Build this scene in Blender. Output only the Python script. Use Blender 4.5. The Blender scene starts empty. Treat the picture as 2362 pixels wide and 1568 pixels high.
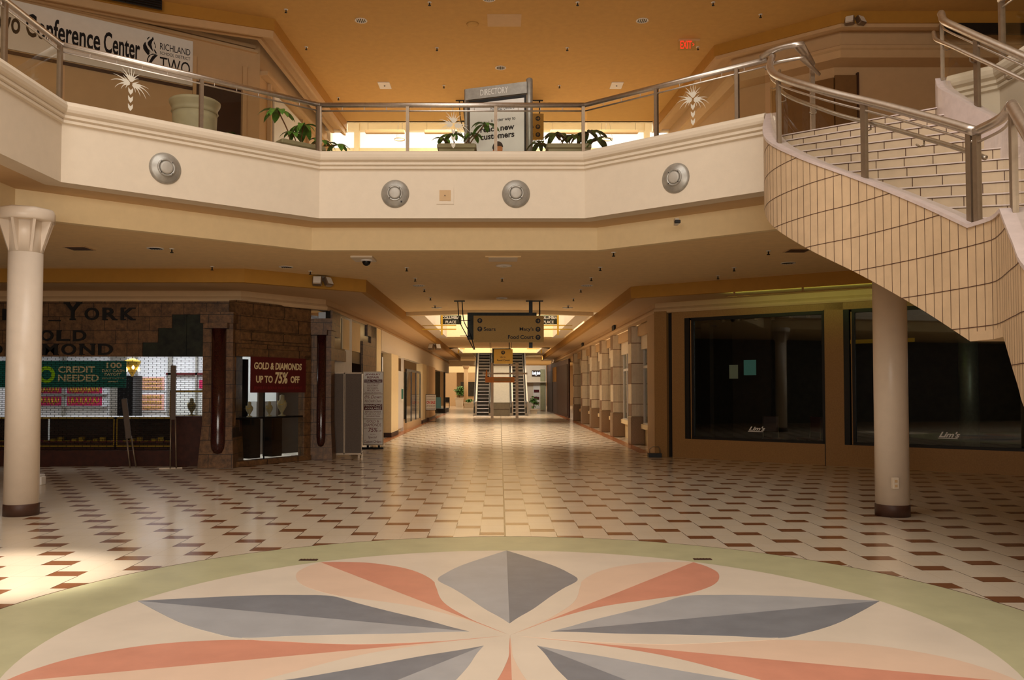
import bpy, math, random
from mathutils import Vector, Matrix
random.seed(7)
PI = math.pi
sc = bpy.context.scene
COL = sc.collection

# ---------------------------------------------------------------- camera, world, lights, exposure
cam_d = bpy.data.cameras.new('camera'); cam = bpy.data.objects.new('camera', cam_d); COL.objects.link(cam)
sc.camera = cam
cam.location = (0, 0, 1.7)
cam.rotation_euler = (PI/2 + math.atan(65/1990), 0, 0)
cam_d.sensor_width = 36; cam_d.lens = 36*1990/2362
cam_d.shift_x = 28/2362; cam_d.shift_y = 48/2362
cam_d.clip_end = 300

def s2l(c):
    return tuple((x/12.92 if x <= .04045 else ((x+.055)/1.055)**2.4) for x in [v/255 for v in c])

w = bpy.data.worlds.new('daylight'); sc.world = w; w.use_nodes = True
bg = w.node_tree.nodes['Background']; bg.inputs[0].default_value = (.95, .9, .82, 1); bg.inputs[1].default_value = .06

def area(name, loc, rot, sx, sy, power, col=(1, .93, .82), spread=PI):
    l = bpy.data.lights.new(name, 'AREA'); l.shape = 'RECTANGLE'; l.size = sx; l.size_y = sy
    l.energy = power; l.color = col; l.spread = spread
    o = bpy.data.objects.new(name, l); COL.objects.link(o); o.location = loc; o.rotation_euler = rot
    return o
WARM = (1, .80, .55)
area('atrium_skylight', (-2.3, 3.0, 13.2), (0, 0, 0), 9, 12, 1250, (1, .97, .92))
area('atrium_front_fill', (0, -9.6, 4.0), (PI/2, 0, 0), 14, 5, 1400, (1, .95, .86))  # fill added behind the camera to lift the balcony band; no window there
area('clerestory_light', (0, 38, 14.4), (-.75, 0, 0), 14, 4, 200, (1, .95, .84))
area('near_well_skylight', (0, 33.5, 14.3), (0, 0, 0), 6, 10, 3000, (1, .92, .76))
area('far_well_skylight', (0, 55, 14.3), (0, 0, 0), 6, 8, 3200, (1, .88, .68))
area('end_fill', (0, 80, 4.0), (0, 0, 0), 16, 12, 900, (1, .88, .66))  # fill added under the solid far ceiling to brighten the corridor end
area('shop_ceiling_light', (-8.6, 21.6, 3.3), (0, 0, 0), 3.6, 2.6, 130, (.95, .97, 1))
area('corner_shop_light', (-5.6, 21.9, 3.0), (0, 0, 0), 1.2, 1.2, 8, (.8, 1, .95))
area('far_shop_fill', (2.8, 63.5, 4.0), (.5, 0, 0), 1.5, 1.0, 90, (1, .93, .8))  # added lamp that brightens the cream shopfront right of the escalators
sp = bpy.data.lights.new('sunbeam', 'SPOT'); sp.energy = 20000; sp.spot_size = math.radians(9.5); sp.spot_blend = .6; sp.color = (1, .9, .78); sp.shadow_soft_size = .25
so = bpy.data.objects.new('sunbeam', sp); COL.objects.link(so); so.location = (1.5, 3.6, 12.9)
so.rotation_euler = (Vector((-4.6, 7.95, 0)) - so.location).to_track_quat('-Z', 'Y').to_euler()

vs = sc.view_settings; vs.view_transform = 'Standard'; vs.look = 'None'; vs.gamma = 1; vs.use_curve_mapping = False
vs.exposure = 0.0
sc.cycles.use_denoising = True
sc.cycles.max_bounces = 8; sc.cycles.diffuse_bounces = 4; sc.cycles.glossy_bounces = 4
sc.cycles.transparent_max_bounces = 24; sc.cycles.caustics_reflective = False; sc.cycles.caustics_refractive = False
sc.cycles.sample_clamp_indirect = 6

# ---------------------------------------------------------------- node materials
class S:
    """tiny arithmetic wrapper round node sockets"""
    def __init__(s, nt, sock): s.nt, s.k = nt, sock
    def op(s, o, b=None, c=None):
        n = s.nt.nodes.new('ShaderNodeMath'); n.operation = o
        s.nt.links.new(s.k, n.inputs[0])
        for i, v in ((1, b), (2, c)):
            if v is None: continue
            if isinstance(v, S): s.nt.links.new(v.k, n.inputs[i])
            else: n.inputs[i].default_value = v
        return S(s.nt, n.outputs[0])
    def __add__(s, b): return s.op('ADD', b)
    def __sub__(s, b): return s.op('SUBTRACT', b)
    def __mul__(s, b): return s.op('MULTIPLY', b)
    def lt(s, b): return s.op('LESS_THAN', b)
    def gt(s, b): return s.op('GREATER_THAN', b)
    def fl(s): return s.op('FLOOR')
    def fr(s): return s.op('FRACT')
    def mx(s, b): return s.op('MAXIMUM', b)

def newmat(name):
    m = bpy.data.materials.new(name); m.use_nodes = True
    return m, m.node_tree, m.node_tree.nodes['Principled BSDF']

def noise(nt, scale, detail=3, rough=.5, vec=None):
    tc = nt.nodes.new('ShaderNodeTexCoord'); n = nt.nodes.new('ShaderNodeTexNoise')
    n.inputs['Scale'].default_value = scale; n.inputs['Detail'].default_value = detail; n.inputs['Roughness'].default_value = rough
    nt.links.new(vec or tc.outputs['Object'], n.inputs['Vector'])
    return n.outputs['Fac']

def mixc(nt, fac, a, b):
    n = nt.nodes.new('ShaderNodeMix'); n.data_type = 'RGBA'
    for i, v in ((6, a), (7, b)):
        if isinstance(v, tuple): n.inputs[i].default_value = (*v, 1) if len(v) == 3 else v
        else: nt.links.new(v, n.inputs[i])
    if isinstance(fac, (int, float)): n.inputs[0].default_value = fac
    else: nt.links.new(fac.k if isinstance(fac, S) else fac, n.inputs[0])
    return n.outputs[2]

def ramp(nt, fac, a, b):
    n = nt.nodes.new('ShaderNodeMapRange'); n.inputs[1].default_value = a; n.inputs[2].default_value = b
    nt.links.new(fac, n.inputs[0]); return n.outputs[0]

def mat(name, c, rough=.6, metal=0, var=.06, scale=6, bump=0, bscale=60, spec=.4):
    m, nt, b = newmat(name); c = s2l(c)
    lo = tuple(max(0, v*(1-var*2)) for v in c); hi = tuple(min(1, v*(1+var)) for v in c)
    f = ramp(nt, noise(nt, scale, 4, .6), .3, .7)
    nt.links.new(mixc(nt, f, lo, hi), b.inputs['Base Color'])
    b.inputs['Roughness'].default_value = rough; b.inputs['Metallic'].default_value = metal
    b.inputs['Specular IOR Level'].default_value = spec
    if bump:
        bn = nt.nodes.new('ShaderNodeBump'); bn.inputs['Strength'].default_value = bump; bn.inputs['Distance'].default_value = .01
        nt.links.new(noise(nt, bscale, 3, .6), bn.inputs['Height']); nt.links.new(bn.outputs[0], b.inputs['Normal'])
    return m

def emis(name, c, strength):
    m, nt, b = newmat(name)
    b.inputs['Base Color'].default_value = (*s2l(c), 1); b.inputs['Emission Color'].default_value = (*s2l(c), 1)
    b.inputs['Emission Strength'].default_value = strength; b.inputs['Roughness'].default_value = .6
    return m

def glassmat(name, tint=(.93, .95, .93), refl=.5, rough=.02):
    m, nt, b = newmat(name); nt.nodes.remove(b)
    out = nt.nodes['Material Output']
    t = nt.nodes.new('ShaderNodeBsdfTransparent'); t.inputs[0].default_value = (*tint, 1)
    g = nt.nodes.new('ShaderNodeBsdfGlossy'); g.inputs['Roughness'].default_value = rough; g.inputs['Color'].default_value = (1, 1, 1, 1)
    fr = nt.nodes.new('ShaderNodeFresnel'); fr.inputs[0].default_value = 1.5
    ge = nt.nodes.new('ShaderNodeNewGeometry')
    ior = S(nt, ge.outputs['Backfacing'])*(-.8333) + 1.5      # the same reflection from either side of the pane
    nt.links.new(ior.k, fr.inputs[0])
    f2 = S(nt, fr.outputs[0])*refl
    mx = nt.nodes.new('ShaderNodeMixShader'); nt.links.new(f2.k, mx.inputs[0])
    nt.links.new(t.outputs[0], mx.inputs[1]); nt.links.new(g.outputs[0], mx.inputs[2]); nt.links.new(mx.outputs[0], out.inputs[0])
    return m

def stonemat(name, c1, c2, rough=.35, scale=9, bw=.45, bh=.36, mortar=(30, 20, 14), msize=.006, angle=0, alt=.82):
    """stone slabs with veins and joints, mapped along the wall"""
    m, nt, b = newmat(name)
    tc = nt.nodes.new('ShaderNodeTexCoord'); sep = nt.nodes.new('ShaderNodeSeparateXYZ'); nt.links.new(tc.outputs['Object'], sep.inputs[0])
    cx = S(nt, sep.outputs[0])*math.cos(angle) + S(nt, sep.outputs[1])*math.sin(angle)
    cmb = nt.nodes.new('ShaderNodeCombineXYZ'); nt.links.new(cx.k, cmb.inputs[0]); nt.links.new(sep.outputs[2], cmb.inputs[1])
    br = nt.nodes.new('ShaderNodeTexBrick'); nt.links.new(cmb.outputs[0], br.inputs['Vector'])
    br.inputs['Scale'].default_value = 1; br.inputs['Mortar Size'].default_value = msize
    br.inputs['Brick Width'].default_value = bw; br.inputs['Row Height'].default_value = bh
    f = ramp(nt, noise(nt, scale, 6, .75), .35, .68)
    base = mixc(nt, f, s2l(c1), s2l(c2)); nt.links.new(base, br.inputs['Color1'])
    dk = mixc(nt, alt, (0, 0, 0), base); nt.links.new(dk, br.inputs['Color2']); br.inputs['Mortar'].default_value = (*s2l(mortar), 1)
    nt.links.new(br.outputs['Color'], b.inputs['Base Color']); b.inputs['Roughness'].default_value = rough
    return m

def floor_tiles():
    m, nt, b = newmat('terrazzo_floor_tiles')
    tc = nt.nodes.new('ShaderNodeTexCoord'); sep = nt.nodes.new('ShaderNodeSeparateXYZ'); nt.links.new(tc.outputs['Object'], sep.inputs[0])
    x = S(nt, sep.outputs[0]); y = S(nt, sep.outputs[1])
    xp = (x - .06)*(1/.30); k = xp.fl(); fx = xp.fr()
    v = (y - 10.10 + (k + 1)*.488 + 122)*(1/1.22)
    fv = v.fr(); brick = fv.lt(.17)
    joint = fv.lt(.40)*fx.lt(.028)
    mid = (fv - .585).op('ABSOLUTE').lt(.003).mx(fx.lt(.014)).mx(fv.op('SUBTRACT', .17).op('ABSOLUTE').lt(.003))
    cl = (x - .06).op('ABSOLUTE').lt(.011)
    sp = ramp(nt, noise(nt, 160, 2, .7), .35, .65)
    bl = ramp(nt, noise(nt, 1.1, 4, .6), .3, .7)
    cream = mixc(nt, sp, s2l((205, 188, 166)), s2l((222, 207, 186)))
    cream = mixc(nt, bl, cream, s2l((212, 194, 168)))
    brown = mixc(nt, sp, s2l((112, 70, 44)), s2l((140, 92, 60)))
    c = mixc(nt, mid*.25, cream, s2l((120, 100, 80)))
    c = mixc(nt, brick, c, brown)
    c = mixc(nt, joint.mx(cl), c, s2l((62, 46, 36)))
    nt.links.new(c, b.inputs['Base Color'])
    r = nt.nodes.new('ShaderNodeMapRange'); r.inputs[3].default_value = .13; r.inputs[4].default_value = .24; nt.links.new(noise(nt, 2.5, 4), r.inputs[0])
    nt.links.new(r.outputs[0], b.inputs['Roughness']); b.inputs['Specular IOR Level'].default_value = .5
    return m

M = {}
M['floor'] = floor_tiles()
M['cream'] = mat('cream_painted_plaster', (226, 210, 188), .75, var=.015, bump=.15, bscale=140)
M['tan'] = mat('tan_painted_plaster', (206, 172, 130), .75, var=.02, bump=.15, bscale=120)
M['yel'] = mat('warm_yellow_plaster', (246, 222, 176), .75, var=.02)
M['ochre'] = mat('ochre_paint', (180, 130, 50), .7, var=.03)
M['ceil'] = mat('tan_ceiling_paint', (240, 208, 156), .85, var=.03, bump=.1)
M['uceil'] = mat('orange_tan_ceiling_paint', (204, 160, 92), .85, var=.03, bump=.1)
M['white'] = mat('white_paint', (228, 220, 212), .5, var=.02)
M['col'] = mat('glossy_off_white_column_paint', (226, 210, 192), .32, var=.02)
M['steel'] = mat('brushed_steel', (214, 206, 198), .36, 1, var=.06, scale=20)
M['steelm'] = mat('matte_steel', (150, 132, 112), .45, .8, var=.06, scale=14)
M['disc'] = mat('galvanised_grey', (170, 166, 158), .42, .55, var=.08, scale=14)
M['disc2'] = mat('pale_grey_lens', (186, 180, 170), .5, .2, var=.05)
M['black'] = mat('black_paint', (22, 19, 17), .5, var=.1)
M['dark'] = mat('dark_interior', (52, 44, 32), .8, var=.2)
M['dglossy'] = mat('dark_glossy_metal', (24, 22, 22), .2, .3, var=.1)
M['granite'] = mat('polished_maroon_granite', (62, 26, 22), .14, var=.25, scale=60, spec=.6)
M['base'] = mat('dark_brown_vinyl_base', (70, 44, 32), .5, var=.1)
M['glass'] = glassmat('clear_glass', (.93, .94, .91), .55)
M['sglass'] = glassmat('shop_window_glass', (.72, .78, .74), 1.1)
M['etch'] = mat('frosted_etching', (214, 206, 190), .8, var=.02)
M['stair'] = mat('beige_stair_tile', (214, 184, 148), .5, var=.05, scale=5)
M['riser'] = mat('beige_riser_tile', (200, 176, 148), .5, var=.05, scale=5)
M['cap'] = mat('pinkish_white_marble', (214, 196, 190), .35, var=.05, scale=9)
M['grout'] = mat('dark_brown_grout', (78, 44, 30), .8)
M['green_ring'] = mat('sage_terrazzo', (188, 184, 146), .3, var=.05, scale=3, spec=.3)
M['m_white'] = mat('cream_terrazzo', (222, 208, 190), .3, var=.04, scale=1.4, spec=.3)
M['m_pink'] = mat('pale_peach_terrazzo', (226, 196, 172), .3, var=.03, scale=2, spec=.3)
M['m_coral'] = mat('coral_terrazzo', (212, 146, 122), .3, var=.05, scale=3, spec=.3)
M['m_lblue'] = mat('pale_blue_grey_terrazzo', (170, 170, 172), .3, var=.05, scale=3, spec=.3)
M['m_dblue'] = mat('slate_blue_terrazzo', (128, 130, 136), .3, var=.07, scale=4, spec=.3)
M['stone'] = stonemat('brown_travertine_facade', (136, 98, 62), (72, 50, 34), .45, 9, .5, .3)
M['gstone'] = mat('dark_green_marble', (36, 40, 26), .55, var=.4, scale=6)
M['rwall'] = mat('tan_granite_wall', (160, 120, 72), .5, var=.08, scale=40)
M['pier'] = stonemat('beige_stone_blocks', (220, 202, 174), (204, 184, 154), .55, 4, 40, .62, (120, 86, 56), .012, alt=.97)
M['pierbase'] = mat('speckled_brown_stone_base', (146, 116, 84), .4, var=.15, scale=50)
M['maroon'] = mat('maroon_vinyl', (88, 22, 24), .5)
M['beigetext'] = mat('beige_lettering', (236, 218, 170), .6)
M['teal'] = mat('teal_green_vinyl', (24, 112, 102), .5)
M['lime'] = mat('lime_green_vinyl', (170, 235, 30), .5)
M['paper'] = mat('white_printed_board', (238, 234, 228), .5, var=.02)
M['ink'] = mat('black_ink', (16, 14, 20), .6)
M['redink'] = mat('dark_red_ink', (120, 30, 34), .6)
M['red'] = mat('bright_red_plastic', (210, 40, 30), .5)
M['gold'] = mat('brassy_gold', (206, 168, 60), .35, .5)
M['signgold'] = mat('gold_painted_sign', (178, 138, 52), .5, .0, var=.06, scale=30)
M['fabric'] = mat('grey_fabric_board', (104, 92, 84), .9, var=.1, scale=90)
M['pot'] = mat('olive_grey_stoneware', (168, 156, 124), .6, var=.06)
M['leaf'] = mat('glossy_green_leaf', (96, 146, 62), .35, var=.3, scale=12)
M['leafd'] = mat('dark_green_leaf', (74, 100, 50), .4, var=.3, scale=12)
M['stem'] = mat('brown_plant_stem', (120, 78, 46), .7)
M['soil'] = mat('dark_soil', (46, 32, 22), .95, var=.3, scale=40)
M['sky'] = emis('bright_daylight_glazing', (232, 234, 242), .84)
M['lamp'] = emis('lit_fluorescent_panel', (240, 246, 255), 2.6)
M['glow'] = emis('warm_lit_lamp', (255, 214, 140), 6)
M['exit'] = emis('lit_red_exit_letters', (235, 50, 30), 1.0)
M['cyan'] = emis('teal_sheet_glow', (90, 136, 128), .22)  # no screen: a weak glow put into the teal colour
M['pinkb'] = mat('magenta_velvet', (190, 40, 90), .8)
M['pinkp'] = mat('pale_pink_velvet', (232, 178, 168), .8)
M['shopw'] = mat('white_shop_laminate', (226, 228, 232), .5, var=.02)
M['wood'] = mat('dark_reddish_wood', (70, 34, 24), .5, var=.2, scale=8)
M['brownd'] = mat('dark_brown_panel', (58, 34, 22), .6, var=.15)
M['brownp'] = mat('olive_brown_door_panel', (128, 92, 50), .6, var=.05)
M['orange'] = mat('orange_painted_board', (244, 160, 80), .5)
M['rubber'] = mat('black_rubber', (24, 22, 22), .6)
M['tread'] = mat('grey_ribbed_metal', (108, 104, 98), .5, .4)

# ---------------------------------------------------------------- mesh helpers
class MB:
    def __init__(s): s.v = []; s.f = []; s.sm = []
    def add(s, vs, fs, smooth=False, T=None):
        b = len(s.v)
        s.v += [tuple(T @ Vector(v)) if T is not None else tuple(v) for v in vs]
        for f in fs: s.f.append(tuple(i+b for i in f)); s.sm.append(smooth)
        return s
    def box(s, x0, x1, y0, y1, z0, z1, T=None, bev=0):
        if bev:
            b = bev; v = []; 
            pr = [(x0+b, y0), (x1-b, y0), (x1, y0+b), (x1, y1-b), (x1-b, y1), (x0+b, y1), (x0, y1-b), (x0, y0+b)]
            ins = [(x0+2*b, y0+b), (x1-2*b, y0+b), (x1-b, y0+2*b), (x1-b, y1-2*b), (x1-2*b, y1-b), (x0+2*b, y1-b), (x0+b, y1-2*b), (x0+b, y0+2*b)]
            rings = [(ins, z0), (pr, z0+b), (pr, z1-b), (ins, z1)]
            for p, z in rings: v += [(a, c, z) for a, c in p]
            f = [tuple(range(7, -1, -1)), tuple(range(24, 32))]
            for r in range(3):
                for i in range(8): f.append((r*8+i, r*8+(i+1) % 8, (r+1)*8+(i+1) % 8, (r+1)*8+i))
            return s.add(v, f, False, T)
        v = [(x, y, z) for z in (z0, z1) for x, y in ((x0, y0), (x1, y0), (x1, y1), (x0, y1))]
        return s.add(v, [(3, 2, 1, 0), (4, 5, 6, 7), (0, 1, 5, 4), (1, 2, 6, 5), (2, 3, 7, 6), (3, 0, 4, 7)], False, T)
    def prism(s, poly, z0, z1, T=None):
        n = len(poly)
        v = [(x, y, z0) for x, y in poly] + [(x, y, z1) for x, y in poly]
        f = [tuple(range(n-1, -1, -1)), tuple(range(n, 2*n))] + [(i, (i+1) % n, n+(i+1) % n, n+i) for i in range(n)]
        return s.add(v, f, False, T)
    def lathe(s, prof, c=(0, 0, 0), n=24, T=None, smooth=True, cap=True):
        """prof [(r, z)] about z through c"""
        v = []; f = []
        for r, z in prof:
            for i in range(n):
                a = 2*PI*i/n; v.append((c[0]+r*math.cos(a), c[1]+r*math.sin(a), c[2]+z))
        for j in range(len(prof)-1):
            for i in range(n): f.append((j*n+i, j*n+(i+1) % n, (j+1)*n+(i+1) % n, (j+1)*n+i))
        s.add(v, f, smooth, T)
        if cap:
            b = len(s.v)-len(v)
            if prof[0][0] > 1e-6: s.f.append(tuple(b+i for i in range(n-1, -1, -1))); s.sm.append(False)
            if prof[-1][0] > 1e-6: s.f.append(tuple(b+(len(prof)-1)*n+i for i in range(n))); s.sm.append(False)
        return s
    def tube(s, path, r, n=10, T=None, cap=True, smooth=True, flat=1.0):
        P = [Vector(p) for p in path]; m = len(P); rr = r if isinstance(r, (list, tuple)) else [r]*m
        v = []; f = []
        for i, p in enumerate(P):
            d = (P[min(i+1, m-1)]-P[max(i-1, 0)]).normalized()
            up = Vector((0, 0, 1)) if abs(d.z) < .95 else Vector((0, 1, 0))
            a = d.cross(up).normalized(); b = a.cross(d).normalized()
            k = 1.0
            if 0 < i < m-1:
                d1 = (P[i]-P[i-1]).normalized(); c = max(.5, d1.dot(d)); k = 1/c
            for j in range(n):
                t = 2*PI*j/n; v.append(p + a*math.cos(t)*rr[i]*k + b*math.sin(t)*rr[i]*flat)
        for i in range(m-1):
            for j in range(n): f.append((i*n+j, i*n+(j+1) % n, (i+1)*n+(j+1) % n, (i+1)*n+j))
        if cap: f.append(tuple(range(n-1, -1, -1))); f.append(tuple((m-1)*n+j for j in range(n)))
        return s.add(v, f, smooth, T)
    def sweep(s, path, prof, closed_prof=True, smooth=False, zs=None):
        """sweep profile [(n, z)] along 2d path; n positive to the right of travel"""
        P = [Vector(p) for p in path]; m = len(P); k = len(prof); v = []; f = []
        for i in range(m):
            d1 = (P[i]-P[i-1]).normalized() if i else (P[1]-P[0]).normalized()
            d2 = (P[i+1]-P[i]).normalized() if i < m-1 else d1
            n1 = Vector((d1.y, -d1.x)); n2 = Vector((d2.y, -d2.x)); b = (n1+n2).normalized(); sc_ = 1/max(.3, b.dot(n1))
            dz = zs[i] if zs else 0
            for n_, z in prof: q = P[i]+b*sc_*n_; v.append((q.x, q.y, z+dz))
        kk = k if closed_prof else k-1
        for i in range(m-1):
            for j in range(kk): f.append((i*k+j, i*k+(j+1) % k, (i+1)*k+(j+1) % k, (i+1)*k+j))
        if closed_prof: f.append(tuple(range(k))); f.append(tuple((m-1)*k+j for j in range(k-1, -1, -1)))
        return s.add(v, f, smooth)
    def mesh(s, name, m):
        me = bpy.data.meshes.new(name); me.from_pydata(s.v, [], s.f); me.update()
        me.polygons.foreach_set('use_smooth', s.sm)
        if m is not None: me.materials.append(M[m] if isinstance(m, str) else m)
        import bmesh
        bm = bmesh.new(); bm.from_mesh(me); bmesh.ops.recalc_face_normals(bm, faces=bm.faces); bm.to_mesh(me); bm.free()
        return me

def wt(o):
    t = Vector((0, 0, 0))
    while o is not None: t += o.location; o = o.parent
    return t
def obj(name, mb, m, parent=None, local=False, **kw):
    me = mb.mesh(name, m) if isinstance(mb, MB) else mb
    o = bpy.data.objects.new(name, me); COL.objects.link(o)
    if parent is not None:
        o.parent = parent
        if not local: o.location = -wt(parent)
    for k, v in kw.items(): o[k] = v
    return o
def thing(name, label, cat, loc=(0, 0, 0), rotz=0, group=None):
    o = bpy.data.objects.new(name, None); COL.objects.link(o); o.location = loc; o.rotation_euler = (0, 0, rotz)
    o.empty_display_size = .1
    o['label'] = label; o['category'] = cat
    if group: o['group'] = group
    return o
def single(name, mb, m, label, cat, group=None):
    o = obj(name, mb, m, label=label, category=cat)
    if group: o['group'] = group
    return o
def struct(name, mb, m, parent=None):
    o = obj(name, mb, m, parent)
    if parent is None: o['kind'] = 'structure'
    return o
def dup(root, loc, rotz=None, label=None, scale=None):
    r = root.copy(); COL.objects.link(r); r.location = loc
    if rotz is not None: r.rotation_euler = (0, 0, rotz)
    if label: r['label'] = label
    if scale: r.scale = (scale,)*3
    for ch in list(root.children):
        c = ch.copy(); COL.objects.link(c); c.parent = r
        for g in ch.children:
            d = g.copy(); COL.objects.link(d); d.parent = c
    return r
class PL:
    """vertical plane: s along, n towards the viewer, z up"""
    def __init__(s, P0, P1):
        s.o = Vector((*P0, 0)); d = Vector((P1[0]-P0[0], P1[1]-P0[1], 0)); s.L = d.length; s.u = d.normalized()
        s.nn = s.u.cross(Vector((0, 0, 1)))
        s.T = Matrix.Translation(s.o) @ Matrix((s.u, s.nn, (0, 0, 1))).transposed().to_4x4()
    def p(s, a, n, z): return s.T @ Vector((a, n, z))
def pbox(mb, pl, s0, s1, n0, n1, z0, z1): return mb.box(s0, s1, n0, n1, z0, z1, pl.T)
_txt = {}
def text(name, st, pl, s0, s1, z0, z1, n, m, parent, bold=0, shear=0, depth=.004, local=False, spacing=1, align='LEFT', **kw):
    """lettering fitted to a box on a vertical plane (or any 4x4)"""
    cu = bpy.data.curves.new(name, 'FONT'); cu.body = st; cu.offset = bold; cu.shear = shear; cu.resolution_u = 3
    cu.space_character = spacing; cu.align_x = align; cu.space_line = kw.pop('line', 1)
    t = bpy.data.objects.new(name, cu); COL.objects.link(t)
    dg = bpy.context.evaluated_depsgraph_get(); me = bpy.data.meshes.new_from_object(t.evaluated_get(dg)); bpy.data.objects.remove(t); bpy.data.curves.remove(cu)
    xs = [v.co.x for v in me.vertices]; ys = [v.co.y for v in me.vertices]
    a, b, c, d = min(xs), max(xs), min(ys), max(ys)
    T = pl.T if isinstance(pl, PL) else pl
    vs_ = []; nv = len(me.vertices)
    for k in (n+depth, n):
        for v in me.vertices:
            X = s0+(v.co.x-a)/(b-a)*(s1-s0); Z_ = z0+(v.co.y-c)/(d-c)*(z1-z0); vs_.append(tuple(T @ Vector((X, k, Z_))))
    fs = [tuple(p.vertices) for p in me.polygons]
    ec = {}
    for p in fs:
        for i in range(len(p)):
            e = (p[i], p[(i+1) % len(p)]); ec[e] = 1
    sides = [(i, j, j+nv, i+nv) for (i, j) in ec if (j, i) not in ec]
    nm = bpy.data.meshes.new(name); nm.from_pydata(vs_, [], fs+sides); nm.update(); nm.materials.append(M[m] if isinstance(m, str) else m)
    bpy.data.meshes.remove(me)
    return obj(name, nm, None, parent, local, **kw)
def smoothpath(pts, n=8):
    """catmull-rom through points"""
    P = [Vector(p) for p in pts]; P = [P[0]*2-P[1]] + P + [P[-1]*2-P[-2]]; out = []
    for i in range(1, len(P)-2):
        for k in range(n):
            t = k/n; a, b, c, d = P[i-1:i+3]
            out.append(.5*((2*b)+(c-a)*t+(2*a-5*b+4*c-d)*t*t+(3*b-a-3*c+d)*t**3))
    out.append(P[-2]); return out
def resample(P, n):
    L = [0]
    for i in range(1, len(P)): L.append(L[-1]+(P[i]-P[i-1]).length)
    out = []
    for k in range(n+1):
        t = L[-1]*k/n; i = 0
        while i < len(L)-2 and L[i+1] < t: i += 1
        f = (t-L[i])/max(1e-9, L[i+1]-L[i]); out.append(P[i].lerp(P[i+1], f))
    return out
# ---------------------------------------------------------------- the setting
C1, F2, C2 = 4.15, 5.4, 10.0          # lower ceiling, upper floor, upper ceiling
fb = MB().box(-22, 22, -10, 92, -.12, 0); struct('floor', fb, 'floor')

# --- balcony: fascia swept round the atrium opening
FP = [(-6.05, -8), (-6.05, 11.8), (-3.02, 14.33), (1.42, 14.33), (3.85, 12.32)]
FPR = [(5.72, 10.86), (6.12, 10.45), (6.12, -8)]
fas = [(-.3, 4.55), (0, 4.55), (0, 5.36), (.035, 5.375), (.035, 5.41), (.02, 5.425), (.055, 5.44), (.055, 5.475), (.04, 5.49), (.085, 5.515),
       (.1, 5.55), (.105, 5.60), (.085, 5.65), (.045, 5.67), (-.22, 5.67), (-.22, 5.4), (-.3, 5.4)]
mb = MB().sweep(FP, fas); mb.sweep(FPR, fas); struct('wall_balcony_front', mb, 'cream')
def off(path, d):
    out = []; P = [Vector(p) for p in path]
    for i in range(len(P)):
        d1 = (P[i]-P[i-1]).normalized() if i else (P[1]-P[0]).normalized(); d2 = (P[i+1]-P[i]).normalized() if i < len(P)-1 else d1
        n1 = Vector((d1.y, -d1.x)); n2 = Vector((d2.y, -d2.x)); b = (n1+n2).normalized(); q = P[i]+b*d/max(.3, b.dot(n1)); out.append((q.x, q.y))
    return out
# lower band set back under the fascia, and the slab with its underside
band = [(-.85, C1), (-.85, 4.56), (-1.0, 4.56), (-1.0, C1)]
FULL = [(-6.05, -8), (-6.05, 11.8), (-3.02, 14.33), (1.42, 14.33), (5.72, 10.86), (6.12, 10.45), (6.12, -8)]
struct('trim_balcony_band', MB().sweep(FULL, band), 'yel')
struct('trim_balcony_soffit', MB().sweep(FULL, [(-.01, 4.552), (-.86, 4.552), (-.86, 4.62), (-.01, 4.62)]), 'tan')
inner = off(FULL, -.3); cin = off(FULL, -.99)
def slab(edge, xo, y1, z0, z1):
    """floor plate between the opening edge and the building outside"""
    mb = MB(); n = len(edge)
    L = [(-xo, edge[0][1])] ; 
    poly = [(-xo, -8)] + edge + [(xo, -8), (xo, y1), (-xo, y1)]
    # split in quads to stay simple: strips left, back, right
    v = [(x, y, z) for z in (z0, z1) for x, y in poly]; k = len(poly)
    f = [tuple(range(k)), tuple(range(2*k-1, k-1, -1))] + [(i, (i+1) % k, k+(i+1) % k, k+i) for i in range(k)]
    return mb.add(v, f)
# plates (tessellated safely: left strip, right strip, back strips)
def plate(edge, z0, z1, y1, xo=22):
    mb = MB(); e = edge
    mb.prism([(-xo, -8), (e[0][0], -8), (e[1][0], e[1][1]), (-xo, e[1][1])], z0, z1)
    mb.prism([(-xo, e[1][1]), e[1], e[2], (-xo, e[2][1])], z0, z1)
    mb.prism([(-xo, e[2][1]), e[2], (e[2][0], y1), (-xo, y1)], z0, z1)
    mb.prism([e[2], e[3], (e[3][0], y1), (e[2][0], y1)], z0, z1)
    mb.prism([e[3], (xo, e[3][1]), (xo, y1), (e[3][0], y1)], z0, z1)
    mb.prism([e[4], (xo, e[4][1]), (xo, e[3][1]), e[3]], z0, z1)
    mb.prism([e[5], (xo, e[5][1]), (xo, e[4][1]), e[4]], z0, z1)
    mb.prism([e[6], (xo, -8), (xo, e[5][1]), e[5]], z0, z1)
    return mb
struct('ceiling', plate(cin, C1, C1+.1, 27.6), 'ceil')
struct('floor_upper', plate(inner, F2-.12, F2, 27.2), 'cream')
# floor plates round the wells further down the corridor
mb = MB()
mb.box(-3.6, 3.6, 41.2, 51, C1, C1+.1)
struct('ceiling_corridor', mb, 'ceil')
mb = MB()
mb.box(-3.6, 3.6, 41.2, 51, F2-.15, F2)
struct('floor_upper_corridor', mb, 'cream')
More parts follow.
